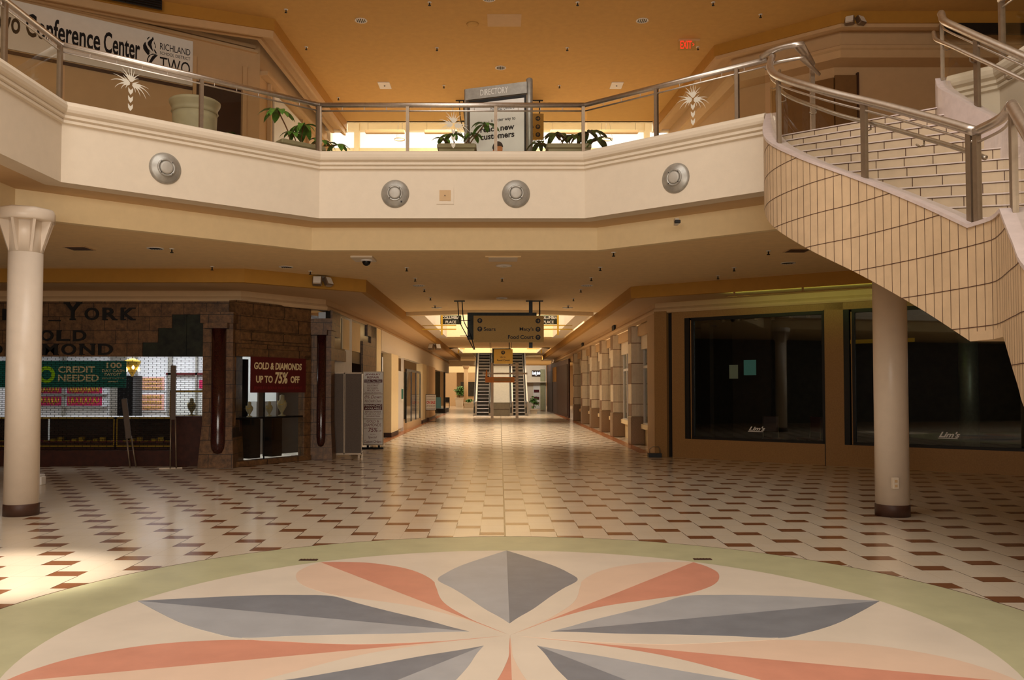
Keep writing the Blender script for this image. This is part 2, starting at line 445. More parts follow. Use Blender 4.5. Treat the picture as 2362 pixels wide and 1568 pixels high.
# bevelled well fascias: cream boxes with shallow bowed front
def bow(y, xw, z0, z1, dy, sag, mname, nm):
    mb = MB(); n = 12; pr = []
    pts = [(-xw+2*xw*i/n, y+dy*abs(1-2*i/n)) for i in range(n+1)]
    pts = [(-xw+2*xw*i/n, y + sag*(1-(2*i/n-1)**2)) for i in range(n+1)]
    mb.sweep(pts, [(0, z0), (0, z1), (-.25, z1), (-.25, z0)]); return struct(nm, mb, mname)
bow(27.55, 3.0, C1-.11, 5.55, 0, -.8, 'yel', 'trim_well_front')
bow(40.9, 3.5, C1, 5.75, 0, -.6, 'yel', 'wall_well_back')
bow(51.0, 3.5, C1, 5.75, 0, .4, 'yel', 'trim_far_well_front')
bow(58.8, 3.5, C1, 5.75, 0, -.4, 'yel', 'wall_far_well_back')
for nm, sx in (('wall_well_left', -1), ('wall_well_right', 1)):
    mb = MB()
    for y0, y1 in ((27.6, 41.2), (51, 59)):
        a, b = sorted((sx*3.0, sx*2.5)); mb.box(a, b, y0, y1, C1-.02, 4.9)
        mb.prism([(sx*2.5, y0), (sx*3.0, y0), (sx*3.0, y0+1.2)], C1-.02, 4.9); 
        a, b = sorted((sx*2.98, sx*3.3)); mb.box(a, b, y0, y1, 4.7, 5.75)
    struct(nm, mb, 'cream')

# --- lower bulkheads (ochre drop, cream soffit) and walls
BL = [(-22, 17.5), (-5.2, 17.5), (-3.0, 19.3), (-3.0, 66)]
BR = [(3.14, 66), (3.14, 20.6), (6.2, 18.5), (14.5, 12.8), (14.5, -8)]
WL = [(-22, 19.1), (-5.75, 19.1), (-4.25, 21.0), (-3.95, 27.6), (-3.9, 66)]
WR = [(3.95, 66), (3.95, 21.9), (10.28, 16.99), (14.6, 13.64), (15.2, 13.1), (15.2, -8)]
och = [(0, 3.87), (0, C1+.02), (-.12, C1+.02), (-.12, 3.87)]
for nm, b in (('trim_bulkhead_left', BL), ('trim_bulkhead_right', BR)): struct(nm, MB().sweep(b, och), 'ochre')
def strip(a, b, z0, z1, mb):
    for i in range(len(a)-1): mb.prism([a[i], a[i+1], b[i+1], b[i]], z0, z1)
    return mb
struct('ceiling_soffit_left', strip(off(BL, -.06), [(-22, 19.3), (-5.7, 19.3), (-4.2, 21.2), (-4.2, 66)], 3.88, 3.93, MB()), 'tan')
struct('ceiling_soffit_right', strip(off(BR, -.06), [(4.2, 66), (4.2, 22.1), (10.4, 17.2), (15.4, 13.3), (15.4, -8)], 3.88, 3.93, MB()), 'tan')
mould = [(-.2, 3.62), (.03, 3.62), (.05, 3.66), (.05, 3.70), (.02, 3.74), (0, 3.76), (0, 3.9), (-.2, 3.9)]
struct('trim_frieze_left', MB().sweep(WL, mould), 'tan')
struct('trim_frieze_right', MB().sweep(WR, mould), 'tan')

# --- upper level: ceiling, bulkheads and walls
UBL = [(-16, 13.4), (-7.35, 18.16), (-5.05, 19.1), (-4.75, 26.6)]
UBR = [(4.75, 26.6), (5.18, 20.6), (7.5, 18.7), (16, 18.7)]
mb = MB(); mb.prism([(-16, 13.4), (-7.35, 18.16), (-5.05, 19.1), (-4.75, 26.6), (4.75, 26.6), (5.18, 20.6), (7.5, 18.7), (16, 18.7), (16, 12.3), (-16, 12.3)], C2, C2+.1)
struct('ceiling_upper', mb, 'uceil')
och2 = [(0, 9.74), (0, C2+.02), (-.1, C2+.02), (-.1, 9.74)]
for nm, b in (('trim_upper_bulkhead_left', UBL), ('trim_upper_bulkhead_right', UBR)): struct(nm, MB().sweep(b, och2), 'ochre')
cor = [(-.02, 9.66), (-.02, 9.75), (-.1, 9.75), (-.1, 9.72), (-.35, 9.72), (-.35, 9.40), (-.30, 9.38), (-.30, 9.33), (-.36, 9.30), (-1.6, 9.30), (-1.6, 9.36), (-.42, 9.36), (-.42, 9.8), (-.2, 9.8), (-.2, 9.66)]
UCL = [(-15.7, 14.1), (-7.2, 18.55), (-5.35, 19.35), (-5.05, 26.6)]
struct('trim_upper_cornice_right', MB().sweep(UBR, [(-.04, 9.66), (-.04, 9.75), (-.5, 9.75), (-.5, 9.45), (-.44, 9.42), (-.44, 9.36), (-.5, 9.33), (-.6, 9.2), (-1.3, 9.2), (-1.3, 9.26), (-.62, 9.26), (-.56, 9.5), (-.56, 9.8), (-.2, 9.8), (-.2, 9.66)]), 'tan')
struct('trim_upper_cornice_left', MB().sweep(UBL, [(-.04, 9.58), (-.04, 9.75), (-.4, 9.75), (-.4, 9.66), (-.5, 9.66), (-.5, 9.9), (-.1, 9.9), (-.1, 9.58)]), 'tan')
UWL = [(-16, 12.98), (-9.45, 17.7), (-6.95, 19.5), (-5.75, 20.4), (-5.4, 26.8)]
UWR = [(5.4, 26.8), (5.95, 21.4), (7.8, 19.9), (16, 19.9)]
UP1 = PL((-9.45, 17.7), (-6.95, 19.5))      # s 0..3.08 then on to the corner
mb = MB().sweep(UWL[:3], [(0, F2), (0, C2+.1), (-.15, C2+.1), (-.15, F2)])
pbox(mb, UP1, 3.08, 4.58, -.15, 0, 8.75, C2+.1); pbox(mb, UP1, 4.15, 4.58, -.15, 0, F2, 8.8)
mb.sweep([(-5.75, 20.4), (-5.4, 26.8)], [(0, F2), (0, C2+.1), (-.15, C2+.1), (-.15, F2)])
struct('wall_upper_left', mb, 'tan')
mb = MB().sweep(UWR, [(0, F2), (0, C2+.1), (-.15, C2+.1), (-.15, F2)]); struct('wall_upper_right', mb, 'tan')
# mouldings on the upper walls
mb = MB(); pbox(mb, UP1, -6, 4.5, 0, .1, 9.68, 9.74); pbox(mb, UP1, -6, 4.45, 0, .07, 9.78, 9.86)
struct('trim_upper_wall_left', mb, 'tan')

# --- clerestory and skylight seen past the end of the upper ceiling
mb = MB()
for z0, z1 in ((14.15, 14.75), (12.4, 13.3), (11.0, 11.5)): mb.box(-9, 9, 41.2, 41.5, z0, z1)
for x in (-6.9, 7.1): mb.box(x-.12, x+.12, 41.15, 41.5, 8.5, 14.75)
mb.box(-9, 9, 41.2, 41.5, 5.75, 9.6); struct('wall_clerestory', mb, 'yel')
struct('window_1', MB().box(-9, 9, 41.6, 41.7, 9.6, 15), 'sky')
for nm, x in (('window_2', -8.95), ('window_3', 8.85)): struct(nm, MB().box(x, x+.1, 27, 41.6, 10.3, 15), 'sky')
mb = MB()
for sx in (-1, 1):
    a, b = sorted((sx*9, sx*9.2)); mb.box(a, b, 26.6, 41.6, F2, 10.3)
    for y in (28, 31.2, 34.4, 37.6, 40.8): a, b = sorted((sx*8.6, sx*8.95)); mb.box(a, b, y, y+.35, 5.4, 15)
struct('wall_clerestory_sides', mb, 'cream')
mb = MB(); mb.box(-9.2, -4.75, 26.5, 26.7, C2-.3, 15); mb.box(4.75, 9.2, 26.5, 26.7, C2-.3, 15); mb.box(-5, 5, 26.5, 26.7, C2, 15)
mb.box(-9.2, -5.3, 26.75, 27.1, F2, C2); mb.box(5.3, 9.2, 26.75, 27.1, F2, C2)
struct('wall_upper_end', mb, 'cream')
mb = MB(); mb.box(-9.2, 9.2, 26.5, 41.7, 15, 15.2); struct('ceiling_clerestory', mb, 'white')
# ---------------------------------------------------------------- floor rosette
med = thing('floor_medallion', 'large round terrazzo rosette of slate-blue and coral petals inside a sage green ring', 'floor inlay', (.07, 6.0, 0))
MC = Vector((.07, 6.0)); RI, RO = 3.13, 3.99
def disc(r0, r1, z0, z1, n=128):
    mb = MB(); v = []; 
    for r, z in ((r0, z0), (r0, z1), (r1, z1), (r1, z0)):
        for i in range(n): a = 2*PI*i/n; v.append((MC.x+r*math.cos(a), MC.y+r*math.sin(a), z))
    f = []
    for q in range(4):
        for i in range(n): f.append((q*n+i, q*n+(i+1) % n, ((q+1) % 4)*n+(i+1) % n, ((q+1) % 4)*n+i))
    if r0 < 1e-6: f = [x for x in f if True]
    return mb.add(v, f)
obj('border_ring', disc(RI, RO, 0, .003), 'green_ring', med)
obj('joint_ring', disc(RO, RO+.012, 0, .0035), 'grout', med)
obj('field', MB().lathe([(0, 0), (RI, 0), (RI, .003), (0, .003)], (MC.x, MC.y, 0), 128, smooth=False), 'm_white', med)
def petal(ang, pts, z, m, name, side):
    """pts: (along, half width); one half of a petal; side -1 clockwise, +1 counter-clockwise"""
    a = math.radians(ang); u = Vector((math.cos(a), math.sin(a))); n = Vector((-u.y, u.x))*side
    S_ = smoothpath([(p[0], p[1]) for p in pts], 6)
    pl = [MC+u*p[0]+n*p[1] for p in S_]
    mb = MB(); k = len(pl); v = []
    for zz in (.001, z):
        v += [(q.x, q.y, zz) for q in pl]
        v += [(MC.x+u.x*p[0], MC.y+u.y*p[0], zz) for p in S_]
    f = []
    for i in range(k-1): f.append((2*k+i, 2*k+i+1, 3*k+i+1, 3*k+i))
    for i in range(k-1): f.append((i, i+1, 2*k+i+1, 2*k+i))
    return obj(name, mb.add(v, f), m, med)
full = [(.02, 0), (.25, .13), (.5, .32), (.9, .5), (1.35, .6), (1.72, .62), (2.2, .52), (2.7, .27), (3.12, 0)]
cut = [(.0, 0), (.2, .135), (.45, .30), (.9, .51), (1.35, .60), (1.72, .62)]
blue = [(.30, 0), (.47, .07), (.72, .19), (1.1, .34), (1.4, .47), (1.72, .62), (2.0, .57), (2.35, .44), (2.75, .22), (3.12, 0)]
redc = [(.05, 0), (.4, .035), (.9, .16), (1.4, .33), (1.9, .50), (2.35, .53), (2.75, .40), (2.98, .2), (3.11, 0)]
for k in range(5):
    a = 54+72*k
    petal(a, redc, .0045, 'm_coral', 'coral_petal', -1); petal(a, redc, .0045, 'm_pink', 'peach_petal', 1)
for k in range(5):
    a = 90+72*k
    for sd in (-1, 1): petal(a, cut+[(1.73, .3), (1.74, 0)], .0055 + .0002*(k % 3), 'm_white', 'cream_petal', sd)
    petal(a, blue, .0065, 'm_dblue', 'slate_petal', -1); petal(a, blue, .0065, 'm_lblue', 'pale_blue_petal', 1)
for x, y, lb in ((-1.9, 8.62, 'small dark floor vent at the rosette edge, left of the blue top petal'), (2.02, 8.66, 'small dark floor vent at the rosette edge, right of the blue top petal')):
    mb = MB().box(x-.09, x+.09, y-.035, y+.035, 0, .008)
    for i in range(6): mb.box(x-.08+i*.03, x-.068+i*.03, y-.03, y+.03, .008, .011)
    single('floor_vent', mb, 'base', lb, 'vent', 'floor vents in the rosette')

# ---------------------------------------------------------------- columns
def column(x, y, lb, top=C1):
    t = thing('round_column', lb, 'column', (x, y, 0), group='round cream columns in the atrium')
    obj('shaft', MB().lathe([(.215, .16), (.215, top-.6)], n=40), 'col', t, True)
    obj('base', MB().lathe([(.222, 0), (.222, .15), (.215, .16)], n=40), 'base', t, True)
    cp = MB().lathe([(.215, top-.6), (.218, top-.3), (.225, top-.12)], n=40)
    cp.lathe([(.36, top-.17), (.375, top-.15), (.375, top-.03), (.34, top-.005)], n=8)
    obj('capital', cp, 'col', t, True)
    f = MB()
    for i in range(8):
        a = 2*PI*i/8; T = Matrix.Rotation(a, 4, 'Z')
        f.add([(.205, -.018, top-.62), (.205, .018, top-.62), (.355, .018, top-.15), (.355, -.018, top-.15), (.15, -.018, top-.15), (.15, .018, top-.15)],
              [(0, 1, 2, 3), (3, 2, 5, 4), (0, 3, 4), (1, 5, 2), (0, 4, 5, 1)], False, T)
    obj('capital_fins', f, 'col', t, True)
    return t
column(-6.47, 11.72, 'off-white round column with flared capital at the left edge, under the balcony corner')
c2 = column(5.28, 11.66, 'off-white round column standing in front of the dark shop windows, under the staircase')
o = thing('wall_outlet', 'ivory electrical outlet box low on the right-hand round column', 'outlet', (5.21, 11.42, .46))
obj('cover_plate', MB().box(-.04, .04, -.03, .03, -.075, .075, bev=.004), 'cream', o, True)
for z0 in (.012, -.05): obj('socket', MB().box(-.018, .018, -.034, -.03, z0, z0+.033), 'tan', o, True)
b = thing('white_box', 'small white plastic box on the floor behind the left column', 'box', (-8.2, 15.4, 0))
obj('case', MB().box(-.08, .09, -.08, .08, 0, .15, bev=.01), 'paper', b, True); obj('lid', MB().box(-.1, .07, -.09, .09, .15, .19, bev=.01), 'paper', b, True)
single('yellow_cap', MB().lathe([(.04, 0), (.045, .03), (.02, .05), (0, .055)], (-7.65, 14.2, 0), 12), 'gold', 'small yellow cap lying on the floor beside the left column', 'cap')

# ---------------------------------------------------------------- balcony railings
ZR, ZC = 6.47, 5.67
def palm(pl, s, z, h, parent):
    """etched palmetto tree, its three crowns and four trunk chevrons"""
    mb = MB()
    def leaf(bx, by, tx, ty, up, wd):
        """curved tapering blade from a base to a tip, bowed upwards"""
        n = 8; B = Vector((bx, by)); T_ = Vector((tx, ty)); K = (B+T_)/2+Vector(up); v = []
        for i in range(n+1):
            t = i/n; p = B*(1-t)**2+K*2*t*(1-t)+T_*t*t; d = ((K-B)*(1-t)+(T_-K)*t).normalized(); ww = wd*(1-t)**.7*(.55+.45*math.sin(PI*min(1, t*1.6+.15)))
            v += [(p.x-d.y*ww, p.y+d.x*ww), (p.x+d.y*ww, p.y-d.x*ww)]
        f = [(2*i, 2*i+1, 2*i+3, 2*i+2) for i in range(n)]
        cnt[0] += 1; mb.add([(s+x*h, .002+.0004*cnt[0], z+y*h) for x, y in v], f, False, pl.T)
    U = 1/1040; cnt = [0]
    def LF(b, t, up, wd=24): leaf((b[0]-715)*U, (1320-b[1])*U, (t[0]-715)*U, (1320-t[1])*U, (up[0]*U, up[1]*U), wd*U)
    for t, up, wd in (((730, 280), (0, 0), 26), ((650, 325), (-10, 0), 26), ((800, 355), (10, 0), 26), ((490, 340), (20, 45), 27), ((930, 435), (-20, 55), 28), ((490, 455), (20, 60), 27), ((905, 545), (-10, 50), 25), ((560, 500), (0, 20), 22)):
        LF((722, 650), t, up, wd)
    for t, up in (((530, 530), (10, 10)), ((310, 545), (0, 60)), ((250, 720), (-20, 120)), ((350, 880), (-70, 100)), ((495, 880), (-60, 60)), ((600, 840), (-30, 30))): LF((685, 705), t, up, 29)
    for t, up in (((905, 615), (0, 15)), ((1130, 740), (20, 70)), ((1165, 915), (60, 120)), ((1070, 1010), (80, 100)), ((935, 970), (50, 60)), ((825, 900), (20, 30))): LF((755, 715), t, up, 29)
    for k in range(3):
        z0 = .39-.185*k; w_ = .055
        for yy in (.002,):
            mb.add([(s+x*h, yy, z+q*h) for x, q in ((-w_, z0+.12), (0, z0+.06), (w_, z0+.12), (w_*.9, z0+.02), (0, z0-.05), (-w_*.9, z0+.02))], [(0, 1, 4, 5), (1, 2, 3, 4)], False, pl.T)
    return obj('palm_etching', mb, 'etch', parent)
def railing(P0, P1, posts, lb, palms=(), ends=(0, 0), cat='railing'):
    pl = PL(P0, P1); t = thing('balcony_railing', lb, cat, (*((Vector(P0)+Vector(P1))/2), ZC), group='steel and glass balcony railings')
    L = pl.L; hr = MB().tube([pl.p(-ends[0], -.03, ZR), pl.p(L+ends[1], -.03, ZR)], .042, 14); obj('handrail', hr, 'steel', t)
    rl = MB().tube([pl.p(0, -.03, ZR-.1), pl.p(L, -.03, ZR-.1)], .013, 8)
    k = int(L/.35)
    for i in range(1, k): s_ = L*i/k; rl.tube([pl.p(s_, -.03, ZR-.1), pl.p(s_, -.03, ZR)], .006, 6)
    obj('glazing_rail', rl, 'steel', t)
    for s_ in posts:
        mb = MB(); pbox(mb, pl, s_-.027, s_+.027, -.06, .0, ZC-.01, ZR-.03); obj('post', mb, 'steelm', t)
    pp = sorted(posts)
    edges = [0]+[p for p in pp if .1 < p < L-.1]+[L]; n = 0
    for a, b_ in zip(edges, edges[1:]):
        mb = MB(); pbox(mb, pl, a+.035, b_-.035, -.034, -.026, ZC+.0, ZR-.105); g = obj('glass_pane', mb, 'glass', t)
        if n in palms: 
            palm(PL(pl.p(0, -.02, 0).xy, pl.p(L, -.02, 0).xy), palms[n], ZC+.08, .64, g)
        n += 1
    return t
railing((-6.05, 4), (-6.05, 11.8), [.1, 2.6, 5.1, 6.45, 7.78], 'steel and glass balcony railing cut off by the left edge of the picture')
railing((-6.05, 11.8), (-3.02, 14.33), [1.95, 3.93], 'angled glass railing with etched palm on the left, before the big round pot', palms={0: .91})
railing((-3.02, 14.33), (1.42, 14.33), [0, 1.47, 2.95, 4.42], 'straight middle glass balcony railing with an etched palm, in front of the directory kiosk', palms={1: 2.24})
railing((1.42, 14.33), (3.85, 12.32), [1.34, 2.69], 'angled glass balcony railing on the right with an etched palm, ending at the staircase', palms={1: 1.98})
railing((6.12, 10.45), (6.12, 4), [.02, .9, 3.3, 5.6], 'glass balcony railing at the top right corner, beyond the staircase')

# ---------------------------------------------------------------- staircase
Ls = resample(smoothpath([(3.85, 12.32), (3.50, 11.35), (3.37, 10.6), (3.52, 9.8), (3.82, 9.1), (4.04, 8.3), (4.15, 7.6)], 10), 60)
Rs = resample(smoothpath([(5.72, 10.86), (5.60, 10.5), (5.66, 10.0), (5.82, 9.3), (6.0, 8.5), (6.2, 7.6)], 10), 60)
L2 = resample(smoothpath([(4.05, 6.93), (3.80, 6.35), (3.63, 5.9), (3.58, 5.2), (3.72, 4.2), (4.0, 3.2), (4.5, 2.2)], 10), 60)
R2 = resample(smoothpath([(6.12, 6.9), (5.85, 6.2), (5.75, 5.4), (5.85, 4.5), (6.1, 3.7), (6.5, 2.9)], 10), 60)
ZT, ZL = 5.67, 3.16      # curb top at the upper floor and at the landing
def zc(t): return ZT+(ZL-ZT)*t
def zc2(t): return ZL+(.33-ZL)*t
st = thing('curved_staircase', 'curved beige-tiled staircase sweeping down from the upper floor on the right', 'staircase', (4.6, 7.2, 0))
# outer path (plan + curb height)
OUT = [(p, zc(i/60)) for i, p in enumerate(Ls)]
lnd = resample(smoothpath([(4.15, 7.6), (4.16, 7.25), (4.05, 6.93)], 6), 8)
OUT += [(p, ZL) for p in lnd[1:-1]] + [(p, zc2(i/60)) for i, p in enumerate(L2)]
HS = 1.04
def wallstrip(path, z_lo, z_hi, o0, o1, mb, lip=0):
    """wall following a path with its own top and bottom heights, from offset o0 to o1 (right of travel)"""
    m = len(path); v = []
    for i in range(m):
        p = path[i]; d = (path[min(i+1, m-1)]-path[max(i-1, 0)]).normalized(); n = Vector((d.y, -d.x))
        for o_, z in ((o0, z_lo[i]), (o0, z_hi[i]), (o1, z_hi[i]), (o1, z_lo[i]+lip)): q = p+n*o_; v.append((q.x, q.y, z))
    f = []
    for i in range(m-1):
        for j in range(4): f.append((i*4+j, i*4+(j+1) % 4, (i+1)*4+(j+1) % 4, (i+1)*4+j))
    f += [(0, 1, 2, 3), tuple((m-1)*4+j for j in (3, 2, 1, 0))]
    return mb.add(v, f)
# travel is towards the camera, so the outer (left in the picture) side is to the right of travel: offsets negative go inwards
P_ = [p for p, z in OUT]; Z_ = [z for p, z in OUT]
LO = [max(.0, z-HS) for z in Z_]
obj('stringer', wallstrip(P_, LO, [z-.03 for z in Z_], 0, -.16, MB(), .12), 'stair', st)
obj('stringer_cap', wallstrip(P_, [z-.035 for z in Z_], Z_, .012, -.2, MB()), 'cap', st, label='pinkish white marble curb cap')
# joints in the cladding: level courses every 0.363 m and uprights every 0.12 m
jt = MB(); arc = 0; nxt = .06
for i in range(1, len(P_)):
    seg = (P_[i]-P_[i-1]).length
    while nxt < arc+seg:
        f_ = (nxt-arc)/seg; p = P_[i-1].lerp(P_[i], f_); d = (P_[i]-P_[i-1]).normalized(); n = Vector((d.y, -d.x))
        zt = Z_[i-1]*(1-f_)+Z_[i]*f_; lo = max(0, zt-HS); q = p+n*.0015; a = p-d*.0028; 
        T = Matrix.Identity(4)
        a1 = p-d*.0032+n*.002; a2 = p+d*.0032+n*.002
        jt.add([(a1.x, a1.y, lo), (a2.x, a2.y, lo), (a2.x, a2.y, zt-.03), (a1.x, a1.y, zt-.03)], [(0, 1, 2, 3)])
        nxt += .118
    arc += seg
for c in range(14):
    z = .36*c+.08
    for i in range(1, len(P_)):
        def inside(k): return LO[k] <= z <= Z_[k]-.03
        if inside(i) and inside(i-1) or (inside(i) != inside(i-1)):
            p, q = P_[i-1], P_[i]; t0, t1 = 0, 1
            for bd in (lambda k: LO[k], lambda k: Z_[k]-.03):
                a_, b_ = bd(i-1)-z, bd(i)-z
                if a_*b_ < 0:
                    tt = a_/(a_-b_)
                    if inside(i): t0 = max(t0, tt)
                    else: t1 = min(t1, tt)
            d = (q-p).normalized(); n = Vector((d.y, -d.x)); a = p.lerp(q, t0)+n*.003; b_ = p.lerp(q, t1)+n*.003
            jt.add([(a.x, a.y, z-.0035), (b_.x, b_.y, z-.0035), (b_.x, b_.y, z+.0035), (a.x, a.y, z+.0035)], [(0, 1, 2, 3)])
obj('stringer_joints', jt, 'grout', st)
def insetp(P, i, o_):
    d = (P[min(i+1, len(P)-1)]-P[max(i-1, 0)]).normalized(); n = Vector((d.y, -d.x)); return P[i]+n*o_
# steps
def step(a0, b0, a1, b1, z, parent, mortar):
    mb = MB(); h = .1673
    v = []
    for zz in (z-h-.02, z): v += [(a0.x, a0.y, zz), (b0.x, b0.y, zz), (b1.x, b1.y, zz), (a1.x, a1.y, zz)]
    mb.add(v, [(3, 2, 1, 0), (4, 5, 6, 7), (0, 1, 5, 4), (1, 2, 6, 5), (2, 3, 7, 6), (3, 0, 4, 7)])
    s_ = obj('step', mb, 'riser', parent)
    nb = MB(); L = (b1-a1).length; d = (b1-a1)/L; n = Vector((d.y, -d.x))
    if n.y > 0: n = -n
    A = a1+n*.012; B = b1+n*.012
    nb.add([(A.x, A.y, z-.012), (B.x, B.y, z-.012), (B.x, B.y, z+.002), (A.x, A.y, z+.002), (a1.x-n.x*.03, a1.y-n.y*.03, z+.002), (b1.x-n.x*.03, b1.y-n.y*.03, z+.002), (a1.x, a1.y, z-.012), (b1.x, b1.y, z-.012)],
           [(0, 1, 2, 3), (3, 2, 5, 4), (0, 6, 7, 1)])
    obj('nosing', nb, 'cap', s_)
    jb = MB(); k = 0; x = .08 + .15*(mortar % 2)
    while x < L-.05:
        c_ = a1+d*x; jb.add([(c_.x-d.x*.004+n.x*.003, c_.y-d.y*.004+n.y*.003, z-h), (c_.x+d.x*.004+n.x*.003, c_.y+d.y*.004+n.y*.003, z-h), (c_.x+d.x*.004+n.x*.003, c_.y+d.y*.004+n.y*.003, z-.012), (c_.x-d.x*.004+n.x*.003, c_.y-d.y*.004+n.y*.003, z-.012)], [(0, 1, 2, 3)]); x += .3
    A = a1+n*.004; B = b1+n*.004
    jb.add([(A.x, A.y, z-.019), (B.x, B.y, z-.019), (B.x, B.y, z-.012), (A.x, A.y, z-.012)], [(0, 1, 2, 3)])
    obj('riser_joints', jb, 'grout', s_)
N1 = 15; zf = F2
for k in range(1, N1):
    i0, i1 = 4*(k-1), 4*k
    step(insetp(Ls, i0, -.14), insetp(Rs, i0, .1), insetp(Ls, i1, -.14), insetp(Rs, i1, .1), F2-.1673*k, st, k)
N2 = 17
for k in range(1, N2):
    i0, i1 = int(60*(k-1)/N2), int(60*k/N2)
    step(insetp(L2, i0, -.14), insetp(R2, i0, .1), insetp(L2, i1, -.14), insetp(R2, i1, .1), 2.89-.1673*k, st, k)
mb = MB(); mb.prism([(4.28, 7.65), (6.1, 7.65), (6.0, 6.85), (4.2, 6.85)], 2.72, 2.89); obj('landing', mb, 'riser', st)
# sloping underside
def under(La, Ra, zfun, mb):
    v = []; f = []
    for i in range(61):
        z = max(.0, zfun(i/60)-HS); a, b_ = insetp(La, i, -.15), Ra[i]
        v += [(a.x, a.y, z+.11), (b_.x, b_.y, z+.47), (a.x, a.y, z+.2), (b_.x, b_.y, z+.55)]
    for i in range(60):
        for q in ((0, 1), (3, 2), (2, 0), (1, 3)): f.append((4*i+q[0], 4*i+q[1], 4*i+4+q[1], 4*i+4+q[0]))
    return mb.add(v, f)
mb = under(Ls, Rs, zc, MB()); under(L2, R2, zc2, mb); mb.prism([(4.15, 7.6), (6.2, 7.6), (6.12, 6.9), (4.05, 6.93), (4.16, 7.25)], ZL-HS, ZL-HS+.08)
obj('soffit', mb, 'stair', st)
# inner curb (right)
PR = Rs+resample([Rs[-1], R2[0]], 6)[1:-1]+R2
ZR_ = [zc(i/60) for i in range(61)]+[ZL]*5+[zc2(i/60) for i in range(61)]
ZR_ = [z for z in ZR_]
obj('inner_curb', wallstrip(PR, [max(0, z-HS) for z in ZR_], [z+.0 for z in ZR_], 0, .16, MB()), 'cap', st, label='pink-veined marble inner curb')
# stair railing
def stair_rail(path, zz, o_, lb, posts, grab, group, name='stair_railing', skip=False):
    t = thing(name, lb, 'railing', (path[0].x, path[0].y, zz[0]), group=group)
    n = len(path); Q = [insetp(path, i, o_) for i in range(n)]
    H = .83
    obj('handrail', MB().tube([(Q[i].x, Q[i].y, zz[i]+H) for i in range(n)], .046, 14), 'steel', t)
    obj('glazing_rail', MB().tube([(Q[i].x, Q[i].y, zz[i]+H-.1) for i in range(n)], .013, 8), 'steel', t)
    for i in (posts[1:] if skip else posts):
        d = (path[min(i+1, n-1)]-path[max(i-1, 0)]); a = math.atan2(d.y, d.x)
        T = Matrix.Translation((Q[i].x, Q[i].y, zz[i])) @ Matrix.Rotation(a, 4, 'Z')
        obj('post', MB().box(-.032, .032, -.022, .022, -.02, H-.03, T), 'steelm', t)
    for i, j in zip(posts, posts[1:]):
        rng = list(range(i, j+1)); 
        v = []; f = []
        for q in rng:
            for z in (zz[q]+.0, zz[q]+H-.1): v.append((Q[q].x, Q[q].y, z))
        for q in range(len(rng)-1): f.append((2*q, 2*q+2, 2*q+3, 2*q+1))
        obj('glass_pane', MB().add(v, f, True), 'glass', t)
    if grab:
        off_ = grab; G = [insetp(path, i, o_+off_) for i in range(n)]
        g = MB().tube([(G[i].x, G[i].y, zz[i]+H-.23) for i in range(n)], .024, 10); go = obj('grab_rail', g, 'steel', t)
        bk = MB()
        for i in posts[1:-1]+[ (a+b_)//2 for a, b_ in zip(posts, posts[1:])]:
            bk.tube([(G[i].x, G[i].y, zz[i]+H-.24), (G[i].x, G[i].y, zz[i]+H-.3), ((G[i].x+Q[i].x)/2, (G[i].y+Q[i].y)/2, zz[i]+H-.32), (Q[i].x, Q[i].y, zz[i]+H-.3)], .009, 6)
        obj('bracket', bk, 'steelm', go)
    return t
stair_rail(Ls, [zc(i/60) for i in range(61)], -.09, 'curved steel and glass railing on the left side of the upper stair flight', [1, 22, 41, 59], -.09, 'staircase railings', skip=True)
LL = [Ls[-1]]+lnd[1:-1]+[L2[0]]
stair_rail([Vector(p) for p in LL], [ZL]*len(LL), -.09, 'short level railing piece at the stair landing', [0, len(LL)-1], None, 'staircase railings')
stair_rail(L2, [zc2(i/60) for i in range(61)], -.09, 'steel and glass railing of the lower stair flight, at the right edge', [1, 14, 28, 44, 59], -.09, 'staircase railings')
stair_rail(Rs, [zc(i/60) for i in range(61)], .08, 'steel and glass railing on the far right side of the upper stair flight', [1, 16, 34, 58], .09, 'staircase railings')
stair_rail(R2, [zc2(i/60) for i in range(61)], .08, 'railing on the far side of the lower stair flight, outside the right edge', [1, 20, 40, 59], .09, 'staircase railings')
# short return railing at the head of the stairs
t = thing('rail_return', 'short steel handrail return at the head of the stairs', 'railing', (3.85, 12.32, F2))
obj('handrail', MB().tube(smoothpath([(3.78, 12.32, 6.49), (3.86, 12.2, 6.52), (4.0, 12.03, 6.52), (4.16, 11.87, 6.5)], 5)+[Vector((4.62, 12.6, 6.5))], .042, 12), 'steel', t)
obj('lower_rail', MB().tube(smoothpath([(3.8, 12.2, 6.28), (3.88, 12.08, 6.31), (4.0, 11.98, 6.31), (4.2, 11.87, 6.31)], 5)+[Vector((4.68, 12.5, 6.31))], .024, 10), 'steel', t)
obj('post', MB().box(4.58, 4.64, 12.56, 12.62, F2, 6.48), 'steelm', t)
